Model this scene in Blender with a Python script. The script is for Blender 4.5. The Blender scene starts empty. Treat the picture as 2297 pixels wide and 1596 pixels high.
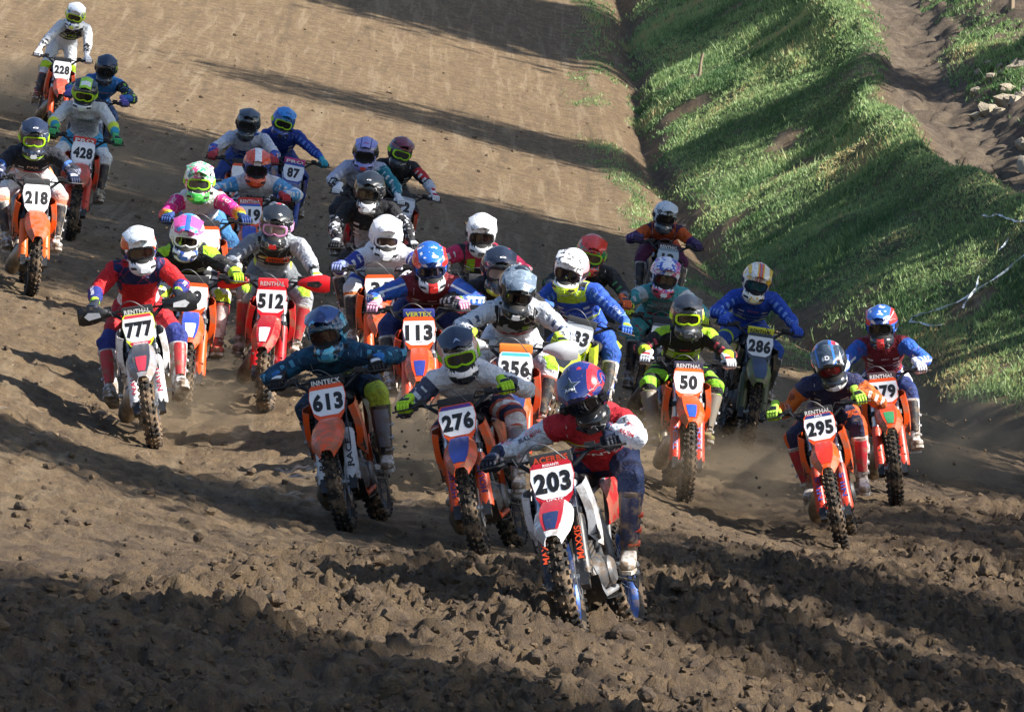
import bpy, math, random
import numpy as np
from mathutils import Vector, Matrix, Quaternion
from mathutils.bvhtree import BVHTree
R = math.radians
random.seed(7); RNG = np.random.default_rng(7)
scene = bpy.context.scene
COL = scene.collection

# ------------------------------------------------------------------ camera
# photograph pixels are used at 2297 x 1596; FPX is the focal length in such pixels
FPX, PW, PH, PITCH = 15000.0, 2297.0, 1596.0, R(-2.0)
cam = bpy.data.cameras.new('camera')
cam_o = bpy.data.objects.new('camera', cam); COL.objects.link(cam_o)
cam.sensor_width = 36.0; cam.lens = 36.0 * FPX / PW
cam.clip_start = 0.5; cam.clip_end = 3000
cam_o.rotation_euler = (R(90) + PITCH, 0, 0)
scene.camera = cam_o

# ------------------------------------------------------------------ sky, sun, exposure
SUN_AZ = R(106)      # measured from +Y (away from the camera) towards +X (right)
SUN_EL = R(35)
TO_SUN = np.array([math.sin(SUN_AZ) * math.cos(SUN_EL), math.cos(SUN_AZ) * math.cos(SUN_EL), math.sin(SUN_EL)])
world = bpy.data.worlds.new('World'); scene.world = world; world.use_nodes = True
wt = world.node_tree
sky = wt.nodes.new('ShaderNodeTexSky'); sky.sky_type = 'NISHITA'; sky.sun_disc = False
sky.sun_elevation = SUN_EL; sky.sun_rotation = SUN_AZ
bgn = wt.nodes['Background']; wt.links.new(sky.outputs[0], bgn.inputs[0]); bgn.inputs[1].default_value = 0.085
sun = bpy.data.lights.new('sun', 'SUN'); sun.energy = 5.0; sun.angle = R(0.53); sun.color = (1.0, 0.94, 0.86)
sun_o = bpy.data.objects.new('sun', sun); COL.objects.link(sun_o)
sun_o.rotation_euler = Vector(TO_SUN).to_track_quat('Z', 'Y').to_euler(); sun_o.location = (60, 20, 60)
scene.view_settings.view_transform = 'Standard'; scene.view_settings.look = 'None'
scene.view_settings.exposure = 1.22; scene.view_settings.gamma = 1.0
scene.cycles.use_denoising = True; scene.cycles.denoising_prefilter = 'ACCURATE'
scene.cycles.max_bounces = 6; scene.cycles.diffuse_bounces = 3; scene.cycles.glossy_bounces = 2
scene.cycles.transparent_max_bounces = 6; scene.cycles.sample_clamp_indirect = 6
scene.cycles.volume_step_rate = 4; scene.cycles.volume_max_steps = 128

# ------------------------------------------------------------------ small helpers
def hexc(h):
    if not isinstance(h, str): return tuple(h)
    h = h.lstrip('#'); c = [int(h[i:i+2], 16) / 255 for i in (0, 2, 4)]
    return tuple(((v / 12.92) if v <= 0.04045 else ((v + 0.055) / 1.055) ** 2.4) for v in c)
def link(o, parent=None):
    COL.objects.link(o)
    if parent is not None: o.parent = parent
    return o
def empty(name, M=None):
    o = bpy.data.objects.new(name, None); o.empty_display_size = 0.2; COL.objects.link(o)
    if M is not None: o.matrix_world = M
    return o
def tag(o, label=None, cat=None, group=None, kind=None):
    if label: o['label'] = label
    if cat: o['category'] = cat
    if group: o['group'] = group
    if kind: o['kind'] = kind
    return o
def smooth_mesh(me, angle=None):
    me.polygons.foreach_set('use_smooth', np.ones(len(me.polygons), dtype=bool))
    if angle is not None:
        try: me.set_sharp_from_angle(angle=R(angle))
        except Exception: pass
def obj(name, me, mats=None, parent=None, M=None):
    """an object of (shared) mesh data; the materials sit on the object"""
    o = bpy.data.objects.new(name, me); link(o, parent)
    if mats is not None:
        if not isinstance(mats, (list, tuple)): mats = [mats]
        while len(me.materials) < len(mats): me.materials.append(None)
        for i, m in enumerate(mats):
            o.material_slots[i].link = 'OBJECT'; o.material_slots[i].material = m
    if M is not None: o.matrix_local = M
    return o
def mesh_np(name, V, F):
    """mesh from numpy vertices and an (n,k) face array"""
    me = bpy.data.meshes.new(name); V = np.asarray(V, np.float32); F = np.asarray(F, np.int32)
    n, k = F.shape
    me.vertices.add(len(V)); me.vertices.foreach_set('co', V.ravel())
    me.loops.add(n * k); me.loops.foreach_set('vertex_index', F.ravel())
    me.polygons.add(n); me.polygons.foreach_set('loop_start', np.arange(0, n * k, k, dtype=np.int32))
    me.polygons.foreach_set('loop_total', np.full(n, k, np.int32))
    me.update(calc_edges=True); return me

class MB:
    """collects shapes and builds ONE mesh"""
    def __init__(s): s.v = []; s.f = []; s.m = []; s.cur = 0
    def add(s, V, F):
        b = len(s.v); s.v += [tuple(map(float, p)) for p in V]; s.f += [tuple(i + b for i in f) for f in F]; s.m += [s.cur] * len(F)
    def box(s, c, d, rot=None, taper=1.0):
        V = []
        for z in (-1, 1):
            k = taper if z > 0 else 1
            for x, y in ((-1, -1), (1, -1), (1, 1), (-1, 1)):
                p = Vector((x * d[0] / 2 * k, y * d[1] / 2 * k, z * d[2] / 2))
                if rot is not None: p = rot @ p
                V.append(p + Vector(c))
        s.add(V, [(3, 2, 1, 0), (4, 5, 6, 7), (0, 1, 5, 4), (1, 2, 6, 5), (2, 3, 7, 6), (3, 0, 4, 7)])
    def loft(s, rings, cap=True, closed=True):
        n = len(rings[0]); V = [p for r in rings for p in r]; F = []
        for i in range(len(rings) - 1):
            for j in range(n if closed else n - 1):
                a = i * n + j; b = i * n + (j + 1) % n
                F.append((a, b, b + n, a + n))
        if cap and closed:
            F.append(tuple(range(n - 1, -1, -1))); F.append(tuple(range((len(rings) - 1) * n, len(rings) * n)))
        s.add(V, F)
    def tube(s, pts, r, seg=8, cap=True, flat=1.0, ref=None):
        pts = [Vector(p) for p in pts]; n = len(pts)
        rs = [r] * n if not isinstance(r, (list, tuple)) else r
        rings = []; ref = Vector(ref) if ref is not None else None; up = None
        for i, p in enumerate(pts):
            t = (pts[min(i + 1, n - 1)] - pts[max(i - 1, 0)]).normalized()
            if ref is not None: u = ref - t * ref.dot(t)
            elif up is None: u = t.orthogonal()
            else: u = up - t * up.dot(t)
            if u.length < 1e-6: u = t.orthogonal()
            u.normalize(); w = t.cross(u); up = u
            rings.append([p + (u * math.cos(a) + w * math.sin(a) * flat) * rs[i] for a in [2 * math.pi * k / seg for k in range(seg)]])
        s.loft(rings, cap)
    def lathe(s, prof, c=(0, 0, 0), seg=32, closed=True):
        """profile of (x, r) turned about the X axis"""
        rings = []
        for k in range(seg):
            a = 2 * math.pi * k / seg
            rings.append([(c[0] + x, c[1] + r * math.cos(a), c[2] + r * math.sin(a)) for x, r in prof])
        rings.append(rings[0]); n = len(prof); V = [p for r in rings[:-1] for p in r]; F = []
        for i in range(seg):
            i2 = (i + 1) % seg
            for j in range(n if closed else n - 1):
                j2 = (j + 1) % n
                F.append((i * n + j, i2 * n + j, i2 * n + j2, i * n + j2))
        s.add(V, F)
    def sheet(s, P, th, nrm=None):
        """a curved sheet: grid of points P[i][j], given thickness th along its normal"""
        P = [[Vector(p) for p in r] for r in P]; a, b = len(P), len(P[0]); N = []
        for i in range(a):
            row = []
            for j in range(b):
                du = P[min(i + 1, a - 1)][j] - P[max(i - 1, 0)][j]; dv = P[i][min(j + 1, b - 1)] - P[i][max(j - 1, 0)]
                n = du.cross(dv); row.append(n.normalized() if n.length > 1e-9 else Vector((0, 0, 1)))
            N.append(row)
        V = [P[i][j] for i in range(a) for j in range(b)] + [P[i][j] - N[i][j] * th for i in range(a) for j in range(b)]
        F = []; o = a * b
        for i in range(a - 1):
            for j in range(b - 1):
                q = (i * b + j, (i + 1) * b + j, (i + 1) * b + j + 1, i * b + j + 1)
                F.append(q); F.append(tuple(o + k for k in reversed(q)))
        edge = [(i, 0) for i in range(a)] + [(a - 1, j) for j in range(1, b)] + [(i, b - 1) for i in range(a - 2, -1, -1)] + [(0, j) for j in range(b - 2, 0, -1)]
        for k in range(len(edge)):
            p = edge[k]; q = edge[(k + 1) % len(edge)]
            ip = p[0] * b + p[1]; iq = q[0] * b + q[1]
            F.append((iq, ip, ip + o, iq + o))
        s.add(V, F)
    def prism(s, outline, O, u, v, n, th):
        """2D outline extruded along n by th"""
        O, u, v, n = map(Vector, (O, u, v, n))
        A = [O + u * x + v * y for x, y in outline]; B = [p + n * th for p in A]; k = len(A)
        F = [tuple(range(k - 1, -1, -1)), tuple(range(k, 2 * k))] + [(i, (i + 1) % k, (i + 1) % k + k, i + k) for i in range(k)]
        s.add(A + B, F)
    def mesh(s, name, smooth=40):
        me = bpy.data.meshes.new(name); me.from_pydata(s.v, [], s.f); 
        me.polygons.foreach_set('material_index', np.array(s.m, np.int32))
        import bmesh
        bm = bmesh.new(); bm.from_mesh(me); bmesh.ops.recalc_face_normals(bm, faces=bm.faces); bm.to_mesh(me); bm.free()
        if smooth: smooth_mesh(me, smooth)
        me.update(); return me

# ------------------------------------------------------------------ procedural materials
MUD = hexc('#7a6650')
_mc = {}
def new_mat(name):
    m = bpy.data.materials.new(name); m.use_nodes = True
    return m, m.node_tree, m.node_tree.nodes['Principled BSDF']
class NG:
    def __init__(s, nt): s.nt = nt; s.c = {}
    def n(s, t, **k):
        x = s.nt.nodes.new(t)
        for a, b in k.items(): setattr(x, a, b)
        return x
    def math(s, op, a, b=None, c=None, clamp=False):
        x = s.n('ShaderNodeMath', operation=op, use_clamp=clamp)
        for i, q in enumerate((a, b, c)):
            if q is None: continue
            if isinstance(q, (int, float)): x.inputs[i].default_value = q
            else: s.nt.links.new(q, x.inputs[i])
        return x.outputs[0]
    def mix(s, f, a, b):
        x = s.n('ShaderNodeMix', data_type='RGBA')
        for i, q in ((0, f), (6, a), (7, b)):
            if isinstance(q, (int, float)): x.inputs[i].default_value = q
            elif isinstance(q, tuple): x.inputs[i].default_value = (*q[:3], 1)
            else: s.nt.links.new(q, x.inputs[i])
        return x.outputs[2]
    def noise(s, scale, detail=2, vec=None, rough=0.5, dist=0.0):
        x = s.n('ShaderNodeTexNoise'); x.inputs['Scale'].default_value = scale; x.inputs['Detail'].default_value = detail
        x.inputs['Roughness'].default_value = rough; x.inputs['Distortion'].default_value = dist
        s.nt.links.new(vec if vec is not None else s.obj(), x.inputs['Vector']); return x.outputs[0]
    def obj(s):
        if 'o' not in s.c: s.c['o'] = s.n('ShaderNodeTexCoord').outputs['Object']
        return s.c['o']
    def xyz(s, i):
        if 'x' not in s.c:
            q = s.n('ShaderNodeSeparateXYZ'); s.nt.links.new(s.obj(), q.inputs[0]); s.c['x'] = q
        return s.c['x'].outputs[i]
    def attr(s, name):
        k = 'a' + name
        if k not in s.c: s.c[k] = s.n('ShaderNodeAttribute', attribute_name=name).outputs['Fac']
        return s.c[k]
    def ramp(s, fac, lo, hi, a=0.0, b=1.0):
        x = s.n('ShaderNodeMapRange'); x.interpolation_type = 'SMOOTHSTEP'
        s.nt.links.new(fac, x.inputs[0])
        for i, q in zip((1, 2, 3, 4), (lo, hi, a, b)): x.inputs[i].default_value = q
        return x.outputs[0]
    def bump(s, h, strength, dist, bsdf):
        x = s.n('ShaderNodeBump'); x.inputs['Strength'].default_value = strength; x.inputs['Distance'].default_value = dist
        s.nt.links.new(h, x.inputs['Height']); s.nt.links.new(x.outputs[0], bsdf.inputs['Normal'])
def layered(name, base, layers, rough=0.4, metal=0.0, mud=0.25, mudz=None, bump=None, mscale=14, coat=0.0, grad=None):
    """base colour plus layers (colour, [conditions]); a condition is (coordinate, low, high)"""
    m, nt, b = new_mat(name); g = NG(nt)
    col = hexc(base)
    def coord(k):
        if k in 'xyz': return g.xyz('xyz'.index(k))
        if k == 'ax':
            if 'ax' not in g.c: g.c['ax'] = g.math('ABSOLUTE', g.xyz(0))
            return g.c['ax']
        if k == 'alat':
            if 'alat' not in g.c: g.c['alat'] = g.math('ABSOLUTE', g.attr('lat'))
            return g.c['alat']
        if k[0] == 'n' and k[1:].replace('.', '').isdigit():
            if k not in g.c: g.c[k] = g.noise(float(k[1:]), 1.5)
            return g.c[k]
        if k[0] == 'd':      # diagonal combination: dA = z + A * |x| (helmet) along y
            if k not in g.c: g.c[k] = g.math('ADD', g.xyz(2), g.math('MULTIPLY', coord('ax'), float(k[1:])))
            return g.c[k]
        if k[0] == 's' and k[1:].isdigit():      # sine stripes along y of the given frequency
            if k not in g.c: g.c[k] = g.math('SINE', g.math('MULTIPLY', g.math('ADD', g.xyz(1), g.xyz(2)), float(k[1:])))
            return g.c[k]
        if k in ('warm', 'wtor'):   # marks repeated along a sleeve or the chest
            if k not in g.c: g.c[k] = g.math('SINE', g.math('MULTIPLY', g.attr(k[1:]), 52.0 if k == 'warm' else 46.0))
            return g.c[k]
        return g.attr(k)
    for lay in layers:
        c, conds = lay[0], lay[1]; f = None
        for (k, lo, hi) in conds:
            q = g.math('COMPARE', coord(k), (lo + hi) / 2, (hi - lo) / 2)
            f = q if f is None else g.math('MULTIPLY', f, q)
        if len(lay) > 2: f = g.math('MULTIPLY', f, lay[2])
        col = g.mix(f if f is not None else 1.0, col, hexc(c))
    if grad:                 # smooth blend along an attribute: (attr, lo, hi, colour)
        for (k, lo, hi, c) in grad: col = g.mix(g.ramp(coord(k), lo, hi), col, hexc(c))
    # splashes of mud with their own shape
    r_in = rough
    if mud > 0:
        nz = g.noise(mscale, 4, rough=0.62)
        f = g.ramp(nz, 0.68 - 0.32 * mud, 0.80 - 0.28 * mud)
        sp = g.noise(mscale * 6, 2)
        f2 = g.ramp(sp, 0.66 - 0.05 * mud, 0.72 - 0.05 * mud, 0, 0.8)
        f = g.math('MAXIMUM', f, f2)
        if mudz is not None:
            f = g.math('MULTIPLY', f, g.ramp(g.xyz(2), mudz[0], mudz[1], 1.0, mudz[2] if len(mudz) > 2 else 0.0))
        f = g.math('MULTIPLY', f, min(1.0, 0.45 + 0.5 * mud))
        col = g.mix(f, col, MUD)
        rr = g.math('MULTIPLY_ADD', f, 0.85 - rough, rough, clamp=True); nt.links.new(rr, b.inputs['Roughness'])
    if isinstance(col, tuple): b.inputs['Base Color'].default_value = (*col, 1)
    else: nt.links.new(col, b.inputs['Base Color'])
    if mud <= 0: b.inputs['Roughness'].default_value = rough
    b.inputs['Metallic'].default_value = metal
    if coat: b.inputs['Coat Weight'].default_value = coat; b.inputs['Coat Roughness'].default_value = 0.08
    if bump:
        h = g.noise(bump[0], 3, rough=0.55, dist=0.6); g.bump(h, bump[1], bump[2], b)
    return m
def pm(col, rough=0.4, metal=0.0, mud=0.3, mudz=None, key=None, bump=None, coat=0.0):
    k = (col, rough, metal, mud, mudz, bump, coat)
    if k not in _mc: _mc[k] = layered('mat_' + str(col).strip('#') + '_%d' % len(_mc), col, [], rough, metal, mud, mudz, bump, coat=coat)
    return _mc[k]

# ------------------------------------------------------------------ text as flat mesh print
_tc = {}
def text_mesh(txt, bold=0.0, shear=0.0):
    k = (txt, bold, shear)
    if k not in _tc:
        cu = bpy.data.curves.new('lettering', 'FONT'); cu.body = txt; cu.size = 1; cu.align_x = 'CENTER'; cu.align_y = 'CENTER'
        cu.offset = bold; cu.shear = shear; cu.resolution_u = 3; cu.space_character = 1.0 + bold * 2.2
        o = bpy.data.objects.new('lettering', cu); COL.objects.link(o)
        me = bpy.data.meshes.new_from_object(o.evaluated_get(bpy.context.evaluated_depsgraph_get()))
        bpy.data.objects.remove(o); bpy.data.curves.remove(cu)
        V = np.zeros(len(me.vertices) * 3); me.vertices.foreach_get('co', V); V = V.reshape(-1, 3)
        c = (V.max(0) + V.min(0)) / 2; V -= c; sz = V.max(0) - V.min(0)
        F = [tuple(p.vertices) for p in me.polygons]; bpy.data.meshes.remove(me)
        _tc[k] = (V, F, sz)
    return _tc[k]
def text_on_plane(name, txt, w, h, O, u, v, n, mat, parent, bold=0.0, shear=0.0, M=None, lift=0.0025):
    V, F, sz = text_mesh(txt, bold, shear)
    sx = w / sz[0] if w else h / sz[1]; sy = h / sz[1] if h else sx
    O, u, v, n = [np.array(q, float) for q in (O, u, v, n)]
    P = O + n * lift + V[:, :1] * sx * u + V[:, 1:2] * sy * v
    me = bpy.data.meshes.new(name); me.from_pydata(P.tolist(), [], F); me.update()
    return obj(name, me, mat, parent, M)
def text_on_mesh(name, txt, w, h, O, u, v, n, bvh, mat, parent, bold=0.0, shear=0.0, lift=0.004, outline=None, far=0.7):
    """print that follows a curved surface: vertices are cast along -n onto it (all in the frame of bvh)"""
    if outline is None: V, F, sz = text_mesh(txt, bold, shear)
    else:
        V = np.array([(x, y, 0) for x, y in outline], float); F = [tuple(range(len(outline)))]; sz = V.max(0) - V.min(0)
    sx = w / sz[0] if w else h / sz[1]; sy = h / sz[1] if h else sx
    O, u, v, n = [Vector(q) for q in (O, u, v, n)]; P = []; hit = 0
    if outline is not None:   # fill with a grid so that it can bend
        import bmesh
        bm = bmesh.new(); vs = [bm.verts.new((x * sx, y * sy, 0)) for x, y, _ in V]; bm.faces.new(vs)
        bmesh.ops.triangulate(bm, faces=bm.faces); bmesh.ops.subdivide_edges(bm, edges=bm.edges, cuts=4, use_grid_fill=True)
        bm.verts.ensure_lookup_table(); V = np.array([q.co[:] for q in bm.verts]); bm.verts.index_update(); F = [tuple(q.index for q in fc.verts) for fc in bm.faces]; bm.free(); sx = sy = 1
    last = None
    for q in V:
        p = O + u * (q[0] * sx) + v * (q[1] * sy)
        loc, nr, i, d = bvh.ray_cast(p + n * far, -n)
        if loc is None or (p + n * far - loc).length > far * 2: P.append(None); continue
        hit += 1; P.append(loc + nr * lift)
    if hit < len(P) * 0.97 or hit == 0: return None
    for i, q in enumerate(P):
        if q is None: P[i] = next(z for z in P if z is not None)
    me = bpy.data.meshes.new(name); me.from_pydata([tuple(q) for q in P], [], F); me.update()
    return obj(name, me, mat, parent)
# ------------------------------------------------------------------ noise (numpy)
def _hash(ix, iy, s):
    h = (ix.astype(np.int64) * 374761393 + iy.astype(np.int64) * 668265263 + s * 1442695041) & 0x7fffffff
    h = ((h ^ (h >> 13)) * 1274126177) & 0x7fffffff
    return ((h ^ (h >> 16)) & 0xffff) / 65535.0
def vnoise(x, y, s=0):
    ix = np.floor(x); iy = np.floor(y); fx = x - ix; fy = y - iy
    fx = fx * fx * (3 - 2 * fx); fy = fy * fy * (3 - 2 * fy)
    a = _hash(ix, iy, s); b = _hash(ix + 1, iy, s); c = _hash(ix, iy + 1, s); d = _hash(ix + 1, iy + 1, s)
    return (a + (b - a) * fx) * (1 - fy) + (c + (d - c) * fx) * fy - 0.5
def fbm(x, y, o=4, s=0, g=0.5):
    t = 0; a = 1.0
    for i in range(o): t = t + a * vnoise(x * 2 ** i, y * 2 ** i, s + i * 17); a *= g
    return t
def clods(x, y, cell, s=0, fill=0.7):
    """lumps: the highest of half-balls scattered one to a cell; returns height in units of cell"""
    gx = x / cell; gy = y / cell; ix = np.floor(gx); iy = np.floor(gy); best = np.zeros_like(x)
    for dx in (-1, 0, 1):
        for dy in (-1, 0, 1):
            cx = ix + dx; cy = iy + dy
            px = cx + _hash(cx, cy, s); py = cy + _hash(cx, cy, s + 1); rr = 0.28 + 0.5 * _hash(cx, cy, s + 2)
            rr = rr * (_hash(cx, cy, s + 3) < fill); k = 0.7 + 0.7 * _hash(cx, cy, s + 4)
            d2 = ((gx - px) * k) ** 2 + ((gy - py) / k) ** 2
            best = np.maximum(best, np.sqrt(np.maximum(rr * rr - d2, 0)) * (0.6 + 0.5 * _hash(cx, cy, s + 5)))
    return best
def sstep(a, b, x):
    t = np.clip((x - a) / (b - a), 0, 1); return t * t * (3 - 2 * t)

# ------------------------------------------------------------------ the lie of the land
def cam_dir(u, v):
    d = np.array([(u - PW / 2) / FPX, 1.0, -(v - PH / 2) / FPX])
    c, s = math.cos(PITCH), math.sin(PITCH)
    return np.array([d[0], d[1] * c - d[2] * s, d[1] * s + d[2] * c])
def base0(x, y):
    return -3.023 - 0.2219 * x - 0.00521 * y + 0.5431 * (y / 50) ** 2 + 0.00085 * np.maximum(y - 85, 0) ** 2
# how far the soil stands above or below the smooth hillside where wheels touch it: (x, y, dz)
_MEAS = [(350, 1010, 292), (778, 1190, 330), (1085, 1255, 342), (1295, 1405, 398), (855, 865, 265), (1165, 990, 284), (1535, 1128, 272), (1895, 1240, 285), (2015, 1137, 267)]
_res = []
for (u_, v_, s_) in _MEAS:
    p_ = cam_dir(u_, v_) * (FPX / s_); _res.append((p_[0], p_[1], p_[2] - float(base0(p_[0], p_[1]))))
_rx = np.array(_res)
def _kern(x, y):
    x = np.asarray(x, float); y = np.asarray(y, float)
    return np.exp(-((x[..., None] - _rx[:, 0]) / 1.6) ** 2 - ((y[..., None] - _rx[:, 1]) / 5.0) ** 2)
_kw = np.linalg.solve(_kern(_rx[:, 0], _rx[:, 1]) + 0.12 * np.eye(len(_rx)), _rx[:, 2])
def base(x, y): return base0(x, y) + _kern(x, y) @ _kw
def hit_fn(u, v, fn, t0=18.0, t1=320.0, h=0.0):
    d = cam_dir(u, v); ts = np.arange(t0, t1, 0.25); P = d[None, :] * ts[:, None]
    g = fn(P[:, 0], P[:, 1]) + h; below = np.nonzero(P[:, 2] < g)[0]
    if len(below) == 0: return d * t1
    i = below[0]; a, b = ts[max(i - 1, 0)], ts[i]
    ts = np.linspace(a, b, 26); P = d[None, :] * ts[:, None]; e = P[:, 2] - fn(P[:, 0], P[:, 1]) - h
    i = max(1, int(np.argmax(e < 0))) if (e < 0).any() else 25
    return d * (ts[i - 1] + (ts[i] - ts[i - 1]) * min(1.0, max(0.0, e[i - 1] / max(1e-9, e[i - 1] - e[i]))))
# the foot of the bank (ditch line), from the photograph onto the hillside
_foot = np.array([hit_fn(u, v, base) for u, v in ((1395, 0), (1418, 100), (1425, 200), (1445, 300), (1490, 420), (1560, 540), (1660, 660), (1840, 790), (2060, 900), (2297, 1010))])
_o = np.argsort(_foot[:, 1]); _fy = np.concatenate([[0, 30, 45], _foot[_o, 1], [_foot[:, 1].max() + 120]])
_fx = np.concatenate([[9.5, 7.6, 6.4], _foot[_o, 0], [_foot[_o, 0][-1] + 1.5]])
def foot(y): return np.interp(y, _fy, _fx)
def bank_h(x, y):
    w = x - foot(y) - 0.25 * fbm(x * 0.5 + 3, y * 0.22, 2, 5)
    top = 3.0 + 0.75 * sstep(92, 125, y) + 0.4 * vnoise(y * 0.23, y * 0 + 2.0, 3)
    sl = 0.54 + 0.12 * vnoise(y * 0.16, y * 0 + 9.0, 8)
    h = np.where(w < 0, 0, np.minimum(w, top) * sl)
    h = h + 0.20 * np.exp(-((w - top + 0.15) / 0.35) ** 2)           # rounded crest
    p = w - top
    h = h - 0.22 * np.exp(-((p - 1.0) / 0.55) ** 2)                   # the worn path behind the crest
    h = h + np.where(p > 1.5, (np.minimum(p, 7) - 1.5) * 0.45, 0)     # the stony slope beyond it
    h = h + sstep(0.2, 1.0, w) * (0.16 * fbm(x * 0.45, y * 0.3, 3, 11) + 0.08 * fbm(x * 1.6, y * 1.1, 2, 12))
    far = sstep(66, 80, y)
    ditch = np.exp(-((w + 0.02) / 0.22) ** 2) * 0.15 * far
    lip = np.exp(-((w + 0.75) / 0.3) ** 2) * 0.07 * far
    return h - ditch + lip
def terrain(x, y):
    x = np.asarray(x, float); y = np.asarray(y, float)
    w = x - foot(y)
    xb = np.minimum(x, foot(y) + 0.0)            # under the bank the cross fall stops
    return base(xb, y) + bank_h(x, y) + 0.04 * fbm(x * 0.35, y * 0.12, 2, 31)
def hit(u, v, h=0.0): return hit_fn(u, v, terrain, h=h)
CONTACTS = []        # wheel contact points, where the soil is pressed flat
def micro(x, y):
    """fine relief of the soil"""
    dr = 44 + 3.9 * np.clip(x, -8, 8) + 3.0 * vnoise(x * 0.6, y * 0.15, 77)
    rough = 1 - sstep(dr - 5, dr + 5, y)
    mid = 1 - sstep(55, 85, y)
    w = x - foot(y); onb = sstep(-0.2, 0.3, w)
    wx = x + 0.10 * vnoise(x * 4, y * 4, 40) + 0.045 * vnoise(x * 13, y * 13, 42); wy = y + 0.10 * vnoise(x * 4 + 9, y * 4, 41) + 0.045 * vnoise(x * 13 + 5, y * 13, 43)
    c = 0.12 * clods(wx, wy, 0.28, 50, 0.38) + 0.115 * clods(wx, wy, 0.16, 60, 0.7) + 0.105 * clods(wx, wy, 0.09, 70, 0.85) + 0.06 * clods(x, y, 0.055, 75, 0.9)
    c = c + 0.06 * fbm(x * 8, y * 8, 4, 44, 0.75)
    patch = 0.45 + 0.9 * np.clip(fbm(x * 0.8, y * 0.35, 2, 91) + 0.35, 0, 1)
    r = rough * patch * (c + 0.10 * fbm(x * 1.2, y * 0.7, 3, 45))
    ruts = 0.030 * vnoise((x + 0.03 * y) * 3.1, y * 0.16, 21) + 0.022 * vnoise((x + 0.05 * y) * 8.0, y * 0.5, 22)
    m = (0.25 + 0.75 * mid) * (ruts * 0.35 + 0.012 * fbm(x * 7, y * 3.5, 3, 24)) + (0.15 + 0.85 * mid) * 0.06 * clods(wx, wy * 0.6, 0.10, 80, 0.5) + mid * 0.04 * clods(x, y, 0.2, 84, 0.08)
    out = r + (1 - rough) * m
    for (cx, cy) in CONTACTS:
        i = (np.abs(x - cx) < 1.0) & (np.abs(y - cy) < 1.0)
        if i.any(): out[i] *= 1 - 0.9 * np.exp(-((x[i] - cx) / 0.16) ** 2 - ((y[i] - cy) / 0.30) ** 2)
    out = out * (1 - onb) + onb * (0.05 * fbm(x * 2.2, y * 1.4, 4, 61) + np.where(w > 3.6, 0.16 * clods(x, y, 0.3, 88, 0.8), 0))
    return out
def ground_z(x, y):
    x = np.atleast_1d(np.asarray(x, float)); y = np.atleast_1d(np.asarray(y, float))
    return terrain(x, y) + micro(x, y)

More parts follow.
